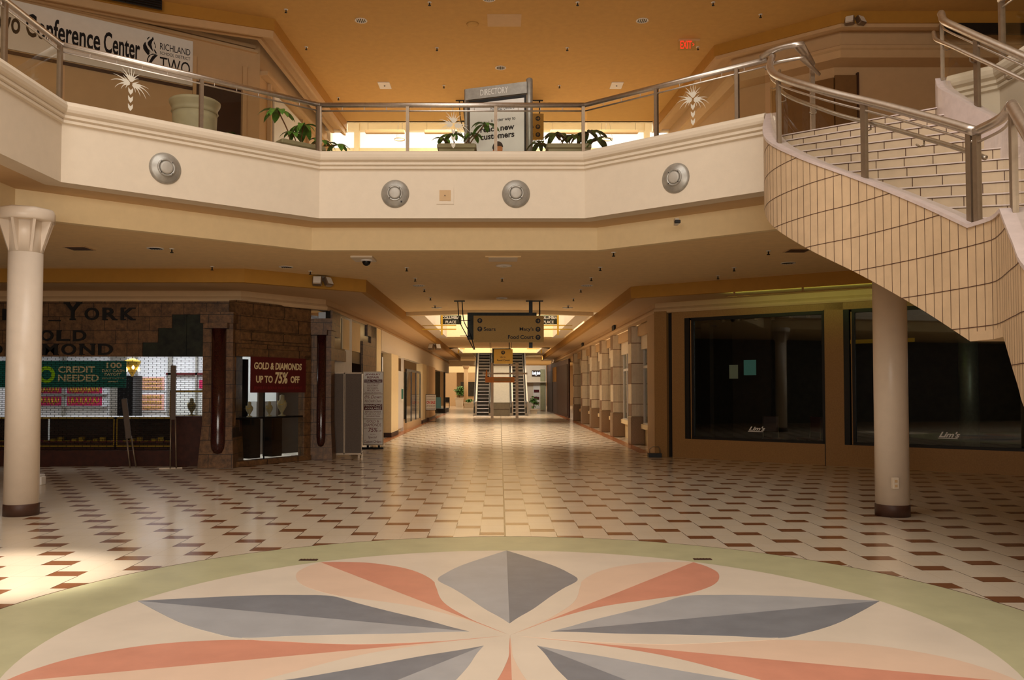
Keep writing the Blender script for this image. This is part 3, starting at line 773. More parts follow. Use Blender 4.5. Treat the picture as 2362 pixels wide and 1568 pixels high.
# ---------------------------------------------------------------- left jeweller's shop front
FL = PL((-22, 19.1), (-5.75, 19.1))
def fx(x): return x+22
mb = MB()
for x0, x1, z0, z1 in ((-22, -5.75, 3.35, 3.66), (-22, -7.26, 3.05, 3.35), (-22, -7.57, 2.73, 3.05), (-22, -7.91, 2.42, 2.73)): pbox(mb, FL, fx(x0), fx(x1), -.2, .04, z0, z1)
struct('wall_left_shop_stone', mb, 'stone')
mb = MB(); pbox(mb, FL, fx(-7.91), fx(-5.75), -.2, .005, 2.42, 3.36); pbox(mb, FL, fx(-6.98), fx(-6.94), .005, .03, 2.42, 3.35); struct('wall_left_shop_marble', mb, 'gstone')
mb = MB(); pbox(mb, FL, fx(-22), fx(-7.25), -.18, .0, 0, .34); pbox(mb, FL, fx(-7.25), fx(-5.75), -.18, .0, 0, 1.1); struct('wall_left_shop_plinth', mb, 'wood')
sg = thing('shop_lettering', 'black raised serif lettering on the brown stone above the shutter, cut by the left column', 'sign', (-9.5, 19.05, 3.0))
def serif(st, x0, x1, z0, z1, first=None):
    """bold letters with slab serifs"""
    n = len(st); wv = (x1-x0)/n
    for i, ch in enumerate(st):
        if ch == ' ': continue
        a = x0+i*wv+wv*.08; b_ = x0+(i+1)*wv-wv*.12
        o = text('letter', ch, FL, fx(a), fx(b_), z0, z1 if not (first and i == 0) else z1+first, .042, 'black', sg, bold=.022, depth=.03)
        if ch not in 'OGCS':
            h = (z1-z0)*.10; mb = MB()
            if ch in 'YORKNMDLIWA':
                xs = {'Y': [(.5, 0)], 'R': [(.18, 0), (.85, 0)], 'K': [(.18, 0), (.85, 0)], 'N': [(.15, 0)], 'M': [(.12, 0), (.88, 0)], 'D': [(.18, 0)], 'L': [(.2, 0)], 'I': [(.5, 0)], 'A': [(.12, 0), (.88, 0)]}.get(ch, [])
                zt = z1 if not (first and i == 0) else z1+first
                top = {'Y': [.15, .85], 'K': [.18, .85], 'N': [.12, .88], 'W': [.12, .88], 'R': [.15], 'M': [.1, .9], 'D': [.15], 'L': [.2], 'I': [.5]}.get(ch, [])
                w_ = (b_-a)
                for f_, _ in xs: pbox(mb, FL, fx(a+w_*f_-w_*.17), fx(a+w_*f_+w_*.17), .042, .07, z0, z0+h)
                for f_ in top: pbox(mb, FL, fx(a+w_*f_-w_*.17), fx(a+w_*f_+w_*.17), .042, .07, zt-h, zt)
                obj('serif', mb, 'black', o)
serif('NEW', -11.5, -10.12, 3.22, 3.47); text('letter', '_', FL, fx(-9.98), fx(-9.72), 3.2, 3.225, .042, 'black', sg, depth=.03)
serif('Y', -9.68, -9.2, 3.22, 3.62); serif('ORK', -9.22, -8.02, 3.22, 3.5)
serif('GOLD', -10.55, -9.1, 2.76, 3.0); serif('DIAMOND', -11.35, -8.5, 2.45, 2.7)
# rolling grille
gr = MB(); z = .36; r = 0
while z < 2.44:
    gr.box(-12.5, -6.42, 19.16, 19.166, z, z+.008)
    x = -12.4+(.09 if r % 2 else 0)
    while x < -6.45:
        if z+.048 < 2.44: gr.box(x, x+.007, 19.158, 19.166, z, z+.045)
        x += .18
    z += .045; r += 1
single('rolling_grille', gr, 'dglossy', 'closed brick-pattern rolling grille across the shop front at the left', 'grille')
# banner behind the grille
bn = thing('credit_banner', 'teal-green banner with white lettering and a lime ring, hanging behind the rolling grille', 'banner', (-9.8, 19.3, 1.7))
PB = PL((-12, 19.3), (-6, 19.3)); bx = lambda x: x+12
mb = MB(); pbox(mb, PB, bx(-11.4), bx(-8.36), -.01, 0, 1.73, 2.33); obj('sheet', mb, 'teal', bn)
text('lettering', 'N', PB, bx(-10.9), bx(-10.55), 1.87, 2.2, .0, 'lime', bn, bold=.03)
t_ = Matrix.Translation((-10.14, 19.295, 2.02)) @ Matrix.Rotation(PI/2, 4, 'X')
obj('lime_ring', MB().lathe([(.11, -.002), (.19, -.002), (.19, .004), (.11, .004), (.11, -.002)], n=28, T=t_, smooth=False, cap=False), 'lime', bn)
for s_, a, b_, z0, z1 in (('CREDIT', -9.88, -9.06, 2.06, 2.21), ('NEEDED', -9.88, -8.97, 1.87, 2.02), ('100', -8.8, -8.46, 2.17, 2.29), ('DAY CASH', -8.9, -8.4, 2.08, 2.14), ('PAYOFF', -8.84, -8.47, 2.0, 2.06), ('approval in as few as', -8.9, -8.4, 1.92, 1.96), ('away!', -8.76, -8.55, 1.84, 1.89)):
    text('lettering', s_, PB, bx(a), bx(b_), z0, z1, .0, 'beigetext', bn, bold=.025 if z1-z0 > .1 else .01)
# shop room
mb = MB(); mb.box(-13, -4.35, 23.6, 23.7, 0, 3.6); mb.box(-13.1, -13, 19.3, 23.7, 0, 3.6)
mb.prism([(-4.5, 21.35), (-4.3, 21.3), (-4.05, 23.6), (-4.3, 23.6)], 0, 3.6); struct('wall_shop_back', mb, 'shopw')
mb = MB(); mb.prism([(-13, 19.3), (-5.85, 19.3), (-4.5, 21.2), (-4.3, 23.6), (-13, 23.6)], 3.45, 3.5); struct('ceiling_shop', mb, 'shopw')
tb = thing('fluorescent_panel', 'lit white fluorescent panel on the jewellery shop ceiling', 'light', (-9, 21.5, 3.42)); obj('diffuser', MB().box(-.6, .6, -.3, .3, -.01, .02), 'lamp', tb, True); obj('frame', MB().box(-.64, .64, -.34, .34, .0, .03), 'white', tb, True)
# wall display boards with gold chains
def board(x0, x1, y, z0, z1, lb, chains, rows=1):
    t = thing('jewellery_board', lb, 'display board', ((x0+x1)/2, y, z0), group='velvet jewellery boards on the shop wall')
    obj('frame', MB().box(x0-.05, x1+.05, y, y+.04, z0-.05, z1+.05), 'shopw', t); obj('velvet', MB().box(x0, x1, y-.02, y, z0, z1), 'pinkb' if rows == 1 else 'pinkp', t)
    mb = MB(); n = chains
    for r in range(rows):
        h = (z1-z0)/rows; zt = z0+h*(r+1)-.03
        for i in range(n):
            xa = x0+.05+(x1-x0-.1)*i/n; wd = (x1-x0-.1)/n*.8; d = h*(.6+.25*random.random())
            mb.tube([(xa, y-.03, zt), (xa+wd*.1, y-.03, zt-d*.7), (xa+wd*.5, y-.03, zt-d), (xa+wd*.9, y-.03, zt-d*.7), (xa+wd, y-.03, zt)], .012 if rows == 1 else .006, 5)
    obj('gold_chains', mb, 'gold', t)
y = 23.55
board(-12.7, -11.95, y, 1.58, 1.8, 'pink velvet jewellery board, upper one nearest the left column', 8)
board(-12.7, -11.95, y, 1.25, 1.5, 'pink velvet jewellery board, lower one nearest the left column', 7)
board(-11.8, -10.85, y, 1.58, 1.8, 'pink velvet jewellery board under the right end of the green banner, upper', 12)
board(-11.8, -10.85, y, 1.25, 1.5, 'pink velvet board with long chains under the right end of the green banner', 7)
board(-9.78, -9.15, y, 1.68, 2.02, 'pale pink board crowded with gold rings, upper one right of the chandelier', 12, 3)
board(-9.78, -9.15, y, 1.13, 1.56, 'pale pink board crowded with gold rings, lower one right of the chandelier', 12, 3)
mb = MB().box(-8.2, -8.0, y-.02, y, 1.72, 1.95); single('magenta_card', mb, 'pinkb', 'small magenta card on the white shop wall beside the stone pilaster', 'card')
ch = thing('chandelier', 'glowing golden chandelier inside the shuttered jewellery shop', 'chandelier', (-8.95, 21.0, 2.1))
obj('chain', MB().tube([(0, 0, .3), (0, 0, 1.34)], .01, 6), 'gold', ch, True)
obj('frame', MB().lathe([(.02, -.1), (.1, .05), (.2, .25), (.2, .28), (.05, .35), (.01, .35)], n=12), 'gold', ch, True)
for i in range(6): a = i*PI/3; obj('bulb', MB().lathe([(.0, 0), (.03, .02), (.035, .06), (0, .11)], (.16*math.cos(a), .16*math.sin(a), .02+.05*(i % 2)), 8), 'glow', ch, True)
mb = MB().box(-9.84, -9.44, 22.2, 22.8, 0, 2.05, bev=.01); cb = single('dark_cabinet', mb, 'dglossy', 'tall dark glass cabinet under the chandelier inside the shop', 'cabinet')
# counter / cases behind the grille
def case(x0, x1, y0, y1, lb, z1=1.06):
    t = thing('display_case', lb, 'display case', ((x0+x1)/2, y0, 0), group='display cases behind the grille')
    obj('base', MB().box(x0, x1, y0+.02, y1, 0, .5), 'wood', t); obj('back_panel', MB().box(x0, x1, y1-.03, y1, .5, z1), 'brownd', t); g = MB()
    for a in (x0, x1-.02): g.box(a, a+.02, y0, y0+.02, .42, z1); g.box(a, a+.02, y1-.02, y1, .42, z1)
    g.box(x0, x1, y0, y0+.02, z1-.03, z1); g.box(x0, x1, y0, y0+.02, .40, .43); obj('metal_frame', g, 'gold', t)
    obj('glass', MB().box(x0+.02, x1-.02, y0+.004, y0+.012, .43, z1-.03), 'glass', t); obj('glass_top', MB().box(x0, x1, y0, y1, z1, z1+.012), 'shopw', t)
    mb = MB(); n = int((x1-x0)/.16)
    for i in range(n): mb.box(x0+.08+i*.16, x0+.18+i*.16, y0+.15, y0+.25, 0.5, .53+.04*(i % 3))
    obj('trinkets', mb, 'gold', t, kind='stuff'); obj('velvet_tray', MB().box(x0+.05, x1-.05, y0+.1, y1-.05, .495, .505), 'pinkb', t)
case(-12.4, -10.5, 19.5, 20.1, 'long gold-framed glass display case nearest the left column'); case(-10.45, -8.7, 19.5, 20.1, 'gold-framed glass display case in the middle of the shutter'); case(-8.65, -7.42, 19.5, 20.1, 'gold-framed glass display case behind the leaning narrow sign')
mb = MB(); tk = thing('brass_framed_showcase', 'brass-framed upright glass showcase beside the stone pilaster', 'showcase', (-7.0, 19.4, 1.1))
g = MB()
for x in (-7.4, -6.6): g.box(x, x+.03, 19.35, 19.38, 1.1, 1.66)
g.box(-7.4, -6.57, 19.35, 19.38, 1.63, 1.67); g.box(-7.4, -6.57, 19.35, 19.38, 1.08, 1.11); obj('brass_frame', g, 'gold', tk); obj('glass', MB().box(-7.37, -6.6, 19.36, 19.365, 1.11, 1.63), 'glass', tk)
def bust(x, y, z, lb, s=1, m='pot'):
    t = thing('necklace_bust', lb, 'display bust', (x, y, z), group='necklace display busts')
    obj('neck_form', MB().lathe([(.09*s, 0), (.09*s, .015), (.03*s, .03), (.03*s, .08*s), (.11*s, .22*s), (.12*s, .30*s), (.06*s, .38*s), (.055*s, .48*s), (0, .5*s)], n=14), m, t, True)
    obj('necklace', MB().tube([(.09*s*math.cos(a), -.03-.09*s*math.sin(a), (.36-.10*math.sin(a))*s) for a in [PI*i/8 for i in range(9)]], .007, 6), 'gold', t, True)
bust(-7.0, 19.62, 1.1, 'olive necklace bust behind the grille beside the stone pilaster', .8)
obj_b = MB().box(-7.35, -6.6, 19.4, 19.9, 0, 1.08); single('bust_stand', obj_b, 'wood', 'dark wooden stand carrying the bust behind the grille', 'stand')
# leaning and upright narrow sign stands in front of the grille
def stand(x, y, H, lean, lb, legs):
    t = thing('sign_stand', lb, 'sign stand', (x, y, 0), math.atan2(-x, y), group='sign stands in front of the shutter')
    R = Matrix.Rotation(lean, 4, 'Y')
    obj('board', MB().box(-.055, .055, -.3, .3, H-legs, H, R, bev=.01), 'fabric', t, True)
    mb = MB()
    for yy in (-.28, .28): mb.tube([R @ Vector((-.04, yy, H-legs+.02)), R @ Vector((-.04, yy, .02))], .014, 8); mb.tube([R @ Vector((.05, yy, H-legs+.02)), R @ Vector((.08, yy, .02))], .014, 8)
    obj('legs', mb, 'steelm', t, True, label='thin metal tube legs'); return t
s1 = stand(-7.95, 18.72, 1.5, 0, 'narrow leaning grey sign stand with thin legs, left of the taller one', .85)
for c in s1.children: c.rotation_euler = (0, -.12, 0)
s2 = stand(-7.02, 18.55, 2.2, 0, 'tall narrow upright sign stand seen edge-on beside the stone pilaster', 1.15)
obj('foot', MB().box(-.26, .2, -.02, .02, 0, .02), 'steelm', s2, True)
# pilasters
def pilaster(x0, x1, y0, y1, H, lb, gx0, gx1):
    t = thing('stone_pilaster', lb, 'pilaster', ((x0+x1)/2, y0, 0), group='brown stone pilasters with granite inlays')
    mb = MB(); mb.add([(x0-.07, y0-.07, 0), (x1+.05, y0-.07, 0), (x1+.05, y1, 0), (x0-.07, y1, 0), (x0, y0, .95), (x1, y0, .95), (x1, y1, .95), (x0, y1, .95)],
        [(3, 2, 1, 0), (4, 5, 6, 7), (0, 1, 5, 4), (1, 2, 6, 5), (2, 3, 7, 6), (3, 0, 4, 7)]); mb.box(x0, x1, y0, y1, .94, 3.0); mb.box(x0, x1, y0, y1, 3.0, H); obj('shaft', mb, 'stone', t)
    mb = MB(); mb.box(x0-.02, x1+.04, y0-.12, y1, 3.12, H); mb.box(x0+.08, x1-.08, y0-.16, y0, 3.0, 3.12); obj('capital', mb, 'stone', t)
    cx, r = (gx0+gx1)/2, (gx1-gx0)/2; g = MB(); n = 12
    pr = [(0, .30), (r*.6, .33), (r*.9, .42), (r, .55), (r, 3.0)]
    g.lathe(pr, (cx, y0-.02, 0), 24); obj('granite_inlay', g, 'granite', t, label='dark polished maroon half-round granite inlay')
pilaster(-6.41, -5.76, 18.6, 19.3, 3.35, 'brown stone pilaster with maroon inlay between the grille and the corner window', -6.21, -5.90)
pilaster(-4.62, -4.08, 20.86, 21.3, 3.4, 'brown stone pilaster with maroon inlay at the shop corner beside the grey boards', -4.42, -4.2)
# corner window bay
W1 = PL((-5.76, 18.75), (-4.55, 20.75)); LW = W1.L
mb = MB(); pbox(mb, W1, 0, LW, -.2, 0, 2.42, 3.64); pbox(mb, W1, LW-.2, LW, -.2, 0, 0, 2.5); pbox(mb, W1, 0, .03, -.2, 0, 0, 2.5); pbox(mb, W1, 0, LW, -.2, .03, 0, .12)
for i, (z0, z1) in enumerate(((3.28, 3.30), (2.98, 3.34), (2.78, 2.95), (2.60, 2.76))): pbox(mb, W1, .12+.0*i, LW-.2+.03*i, 0, .03+.012*i, z0, z1)
struct('wall_corner_bay', mb, 'stone')
wb = thing('window_4', '', ''); del wb['label'], wb['category']; wb['kind'] = 'structure'
mb = MB(); pbox(mb, W1, .04, LW-.2, -.06, -.05, .12, 2.42); struct('window_glass', mb, 'glass', wb)
mb = MB(); pbox(mb, W1, .9, .92, -.07, -.04, .12, 2.42); pbox(mb, W1, .04, LW-.2, -.5, -.05, 1.03, 1.07); struct('window_frame', mb, 'dglossy', wb)
gb = thing('sale_banner', 'maroon sale banner with beige lettering hung in the corner shop window', 'banner', (*W1.p(1.27, .03, 0).xy, 1.62))
mb = MB(); pbox(mb, W1, .42, 2.14, .02, .03, 1.62, 2.42); obj('sheet', mb, 'maroon', gb)
text('lettering', 'GOLD & DIAMONDS', W1, .52, 2.0, 2.14, 2.3, .03, 'beigetext', gb, bold=.03, shear=.1)
text('lettering', 'UP TO', W1, .58, 1.08, 1.84, 2.0, .03, 'beigetext', gb, bold=.03); text('lettering', '75%', W1, 1.14, 1.56, 1.82, 2.09, .03, 'beigetext', gb, bold=.03, shear=.2); text('lettering', 'OFF', W1, 1.64, 1.93, 1.84, 2.0, .03, 'beigetext', gb, bold=.03)
text('lettering', 'JEWELRY REPAIR WHILE YOU WAIT', W1, .52, 2.02, 1.67, 1.76, .03, 'redink', gb, bold=.005)
for i, (s_, lb) in enumerate(((.5, 'olive necklace bust in the corner window, leftmost, below the maroon banner'), (1.1, 'olive necklace bust in the corner window, middle one'), (1.5, 'taller olive necklace bust in the corner window, right of the middle one'))):
    q = W1.p(s_+.2, -.3, 1.07); bust(q.x, q.y, 1.07, lb, .7 if i < 2 else 1.0)
for s_, lb in ((.78, 'black pedestal inside the corner window, left'), (1.45, 'black pedestal inside the corner window, right')):
    q = W1.p(s_, -.4, 0); mb = MB(); pbox(mb, W1, s_-.16, s_+.16, -.5, -.2, .14, 1.02); single('pedestal', mb, 'dglossy', lb, 'pedestal')
for a, b_, n0, n1, z0, z1, m_, lb in ((1.1, 1.3, -1.2, -1.0, .12, 2.4, 'dglossy', 'narrow dark shelf tower inside the corner window, at its left'), (1.75, 2.4, -1.5, -1.2, .12, 1.4, 'shopw', 'white counter cabinet inside the corner window, below the banner'), (1.68, 1.86, -1.1, -1.05, 1.0, 1.9, 'fabric', 'grey upright panel inside the corner window, in front of the white counter'), (2.15, 3.1, -.95, -.88, .12, 2.4, 'fabric', 'grey partition inside the corner window, at its right')):
    mb = MB(); pbox(mb, W1, a, b_, n0, n1, z0, z1); single('shop_fixture', mb, m_, lb, 'shop fixture')
mb = MB()
for z in (1.54, 1.2, 1.84): mb.box(-12.9, -10.7, 23.45, 23.6, z, z+.02)
for x0, x1 in ((-11.93, -11.86), (-10.62, -10.2), (-9.95, -9.9), (-9.05, -8.95), (-8.3, -8.25)): mb.box(x0, x1, 23.5, 23.6, .9, 2.9)
struct('trim_shop_shelves', mb, 'disc')
mb = MB().box(-9.1, -7.6, 23.5, 23.6, 2.08, 2.14); struct('trim_shop_rail', mb, 'maroon')
# return wall beside the entry
R1 = PL((-4.18, 21.25), (-3.97, 27.3))
mb = MB(); pbox(mb, R1, .0, 6.05, -.12, 0, 2.42, 3.64); rw = struct('wall_left_return', mb, 'dglossy')
mb = MB()
for s0, s1, z0, z1 in ((.0, .9, 3.0, 3.64), (0, 1.6, 2.42, 2.7), (3.9, 5.2, 2.15, 3.1), (5.2, 6.05, 2.0, 3.64), (4.6, 6.05, 3.3, 3.64)): pbox(mb, R1, s0, s1, 0, .05, z0, z1)
struct('wall_left_return_blocks', mb, 'stone')
mb = MB(); pbox(mb, R1, 1.3, 3.6, 0, .03, 2.75, 3.55); struct('wall_left_return_panel', mb, 'yel')
mb = MB(); mb.box(-4.0, -3.9, 27.3, 28.3, 0, 3.64); struct('trim_left_jamb', mb, 'yel')
mb = MB(); mb.box(-9, -4.4, 27.3, 27.4, 0, 3.6); struct('wall_shop_inner', mb, 'brownd')
# grey display boards
db = thing('display_screen', 'pair of tall grey fabric display boards standing at the shop corner', 'display board', (-3.83, 21.4, 0))
for a, b_ in ((-4.26, -3.85), (-3.84, -3.41)):
    p_ = obj('panel', MB().box(a, b_, 21.36, 21.41, .1, 2.1), 'fabric', db); g = MB(); g.box(a, b_, 21.35, 21.42, 2.08, 2.11); g.box(a, b_, 21.35, 21.42, .08, .12)
    for q in (a, b_-.015): g.box(q, q+.015, 21.35, 21.42, .1, 2.1)
    obj('edge_trim', g, 'steelm', p_)
for x in (-4.2, -3.5): obj('foot', MB().box(x, x+.05, 21.32, 21.56, 0, .08), 'steelm', db)
# tall sale sign
ts = thing('tower_sign', 'tall narrow white sign with dark red lettering, standing before the left shops', 'sign', (-3.6, 24.6, 0))
PS = PL((-3.9, 24.6), (-3.32, 24.6)); L = PS.L
mb = MB(); pbox(mb, PS, 0, L, -.08, 0, .1, 2.2); obj('frame', mb, 'steelm', ts)
mb = MB(); pbox(mb, PS, -.02, L+.02, -.25, .1, 0, .05); pbox(mb, PS, .1, .16, -.12, -.08, .05, .3); pbox(mb, PS, L-.16, L-.1, -.12, -.08, .05, .3); obj('base', mb, 'dglossy', ts)
for z0, z1 in ((1.57, 2.17), (.86, 1.55), (.13, .84)): mb = MB(); pbox(mb, PS, .02, L-.02, 0, .008, z0, z1); obj('panel', mb, 'paper', ts)
for z0, z1 in ((1.885, 1.97), (1.10, 1.275)): mb = MB(); pbox(mb, PS, .03, L-.03, .008, .012, z0, z1); obj('red_band', mb, 'maroon', ts)
for s_, a, b_, z0, z1, m_, bo, sh in (('JEWELRY', .06, .5, 2.08, 2.14, 'redink', .02, 0), ('REPAIR', .12, .46, 2.0, 2.06, 'redink', .02, 0), ('While You Wait', .05, .53, 1.9, 1.955, 'paper', .0, .35),
    ('• WATCH BATTERY', .08, .48, 1.83, 1.865, 'redink', .01, 0), ('REPLACEMENT', .12, .44, 1.785, 1.815, 'redink', .01, 0), ('• WATCH BAND', .08, .42, 1.735, 1.77, 'redink', .01, 0), ('REPLACEMENT', .12, .44, 1.69, 1.72, 'redink', .01, 0),
    ('We Fix All', .12, .46, 1.635, 1.675, 'redink', 0, .3), ('Kinds Of Watches', .06, .52, 1.58, 1.62, 'redink', 0, .3), ('0% Down', .05, .53, 1.43, 1.52, 'redink', 0, .35), ('No Credit Check', .05, .53, 1.32, 1.40, 'redink', 0, .35),
    ('FINANCING', .05, .53, 1.20, 1.26, 'paper', .02, 0), ('AVAILABLE', .06, .52, 1.12, 1.18, 'paper', .02, 0), ('DETAILS INSIDE', .06, .52, 1.03, 1.075, 'redink', .01, .2), ('OR USE OUR EASY', .05, .53, .97, 1.01, 'redink', .0, 0), ('LAYAWAY PLAN', .1, .48, .905, .945, 'redink', .01, 0),
    ('GOLD &', .11, .46, .75, .82, 'redink', .0, 0), ('DIAMONDS', .04, .52, .64, .72, 'redink', .0, 0), ('up to', .04, .13, .56, .6, 'redink', 0, 0), ('75%', .16, .42, .48, .6, 'redink', .01, .1), ('off', .45, .53, .49, .53, 'redink', 0, 0), ('we do', .2, .36, .40, .43, 'redink', 0, 0), ('Special', .15, .4, .28, .36, 'redink', 0, .25), ('Custom Orders', .04, .53, .17, .25, 'redink', 0, .25)):
    text('lettering', s_, PS, a, b_, z0, z1, .008 if m_ != 'paper' else .012, m_, ts, bold=bo, shear=sh, depth=.002)

# ---------------------------------------------------------------- right-hand dark shop
WP = PL((3.95, 21.9), (10.28, 16.99)); EX = 13.5
mb = MB()
for s0, s1, z0, z1, n1 in ((0, .34, 0, 3.66, .06), (.46, .80, 0, 3.66, 0), (.8, 4.21, 0, .47, 0), (.8, EX, 3.46, 3.66, 0), (4.21, 4.62, 0, 3.66, 0), (4.62, EX, 0, .47, 0)): pbox(mb, WP, s0, s1, -.3, n1, z0, z1)
struct('wall_right_shop', mb, 'rwall')
mb = MB(); pbox(mb, WP, .34, .46, -.32, -.06, 0, 3.6); pbox(mb, WP, .80, .92, -.1, -.02, .0, 3.47); pbox(mb, WP, 4.62, 4.74, -.1, -.01, 0, 3.47); pbox(mb, WP, 4.195, 4.21, -.05, .01, 0, 3.47); struct('trim_right_slots', mb, 'black')
mb = MB(); pbox(mb, WP, .96, .985, -.06, -.0, .48, 3.4); pbox(mb, WP, 4.78, 4.8, -.06, .0, .48, 3.4); struct('trim_right_bronze', mb, 'rwall')
for i, (s0, s1) in enumerate(((.985, 4.2), (4.8, EX))):
    wd = bpy.data.objects.new('window_%d' % (5+i), None); COL.objects.link(wd); wd['kind'] = 'structure'
    mb = MB()
    pbox(mb, WP, s0, s1, -.08, .0, 3.38, 3.46); pbox(mb, WP, s0, s1, -.08, .0, .47, .53); pbox(mb, WP, s0, s0+.06, -.08, .0, .5, 3.4); pbox(mb, WP, s1-.05, s1, -.08, .0, .5, 3.4); struct('window_frame', mb, 'black', wd)
    mb = MB(); pbox(mb, WP, s0+.06, s1-.05, -.05, -.045, .53, 3.38); struct('window_glass', mb, 'sglass', wd)
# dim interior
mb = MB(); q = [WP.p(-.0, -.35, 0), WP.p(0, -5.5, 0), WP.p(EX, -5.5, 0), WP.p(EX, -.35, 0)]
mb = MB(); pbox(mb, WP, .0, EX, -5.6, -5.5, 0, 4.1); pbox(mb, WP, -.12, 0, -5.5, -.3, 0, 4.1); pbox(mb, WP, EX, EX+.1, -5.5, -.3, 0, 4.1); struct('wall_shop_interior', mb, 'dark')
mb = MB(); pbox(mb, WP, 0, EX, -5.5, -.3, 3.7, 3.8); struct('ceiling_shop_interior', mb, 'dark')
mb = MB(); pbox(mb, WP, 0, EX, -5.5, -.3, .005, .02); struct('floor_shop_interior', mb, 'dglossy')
t = thing('round_column', 'dim grey round column standing in for a reflection in the right-hand dark window', 'column', (*WP.p(6.75, -2.0, 0).xy, 0)); obj('shaft', MB().lathe([(.2, .02), (.2, 3.7)], n=28), 'disc', t, True); obj('base', MB().lathe([(.22, .02), (.22, .12)], n=28), 'base', t, True)  # added solid column in place of one mirrored in the glass
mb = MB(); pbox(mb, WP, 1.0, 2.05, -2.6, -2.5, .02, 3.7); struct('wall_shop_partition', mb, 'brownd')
for a, b_, z0, z1, n_, m_, lb in ((1.88, 2.1, 1.95, 2.28, -.2, 'paper', 'pale paper notice taped inside the dark window, left one'), (2.28, 2.58, 2.03, 2.39, -.12, 'cyan', 'teal sheet with a glow put into its colour, inside the dark window, right of the paper notice')):
    mb = MB(); pbox(mb, WP, a, b_, n_-.006, n_, z0, z1); single('paper_notice', mb, m_, lb, 'notice')
mb = MB(); pbox(mb, WP, 2.9, 5.2, -4.1, -4.0, 2.9, 3.0); single('cove_light', mb, emis('dim_amber_cove', (190, 130, 20), .12), 'dim amber cove light deep inside the dark shop', 'light')
def chair(loc, rz, lb):
    t = thing('dining_chair', lb, 'chair', loc, rz, 'chairs inside the dark shop')
    for x in (-.19, .17):
        obj('leg', MB().tube([(x, -.2, 0), (x, -.19, .45)], .014, 6), 'steelm', t, True)
        obj('leg', MB().tube([(x, .2, 0), (x, .19, .46), (x, .24, 1.0)], .014, 6), 'steelm', t, True)
    obj('seat', MB().box(-.22, .2, -.22, .2, .44, .48, bev=.01), 'maroon', t, True); obj('backrest', MB().box(-.19, .17, .2, .225, .62, 1.0, bev=.01), 'maroon', t, True)
for s_, n_, a, lb in ((2.5, -1.3, .4, 'thin-legged chair inside the dark window, near its left side'), (3.3, -1.7, -.5, 'thin-legged chair inside the dark window, near the middle'), (3.9, -1.2, .2, 'thin-legged chair inside the dark window, near its right side')):
    q = WP.p(s_, n_, .02); chair((q.x, q.y, .02), a-.66, lb)
mb = MB(); 
for i in range(6):
    s_ = 1.6+i*.42; t = thing('track_spotlight', ('small track spotlight inside the top of the dark window, number %d from its left edge' % (i+1)) if 0 else 'small track spotlight hanging inside the top of the dark window', 'light', WP.p(s_, -.5, 3.35), group='track spotlights in the dark window')
    obj('head', MB().lathe([(.03, 0), (.05, .02), (.05, .12), (.02, .15)], n=10), 'steelm', t, True); obj('arm', MB().tube([(0, 0, .14), (0, 0, .35)], .01, 6), 'steelm', t, True)
for s0, s1, z0, z1, lb in ((2.42, 2.82, .72, .82, 'small white script lettering low on the left dark window'), (6.5, 6.9, .70, .82, 'small white script lettering low on the right dark window')):
    o = text('window_lettering', "Lim's", WP, s0, s1, z0, z1, -.04, 'paper', None, bold=.03, shear=.45, depth=.002); o['label'] = lb; o['category'] = 'lettering'
    mb = MB(); pbox(mb, WP, s0-.02, s1-.05, -.044, -.04, z0-.025, z0-.012); obj('underline', mb, 'paper', o)
# ---------------------------------------------------------------- right corridor piers and shop windows
mb = MB(); mb.prism([(3.95, 21.95), (4.45, 21.95), (4.45, 23.1), (3.95, 23.1)], 0, 3.64); struct('trim_right_corner', mb, 'tan')
mb = MB(); mb.box(4.42, 4.6, 23.1, 52, 3.3, 4.2); mb.box(4.42, 4.6, 23.1, 52, 0, .62); struct('wall_right_corridor', mb, 'yel')
mb = MB(); mb.box(4.2, 4.6, 23.1, 52, 3.3, 3.62); struct('trim_right_corridor_header', mb, 'tan')
piers = [(26.3, 'cream stone pier nearest the dark shop on the right side of the corridor'), (30.6, 'second cream stone pier from the dark shop, right side of the corridor'), (34.0, 'third cream stone pier from the dark shop, right side of the corridor'), (37.8, 'fourth cream stone pier from the dark shop, right side of the corridor'), (42.0, 'fifth cream stone pier on the right, just before the far well'), (46.6, 'farthest cream stone pier on the right, beside the dark brown shopfront')]
def pier(y, lb):
    t = thing('stone_pier', lb, 'pier', (4.0, y, 0), group='cream stone piers along the right of the corridor')
    obj('shaft', MB().box(.0, .42, 0, .62, .86, 3.62, bev=.02), 'pier', t, True); obj('plinth', MB().box(-.015, .42, -.02, .64, 0, .86, bev=.02), 'pierbase', t, True)
    obj('pilaster_strip', MB().box(.16, .26, -.035, 0, .9, 3.62), 'pier', t, True)
for y, lb in piers: pier(y, lb)
ys = [23.1]+[p[0] for p in piers]+[51]
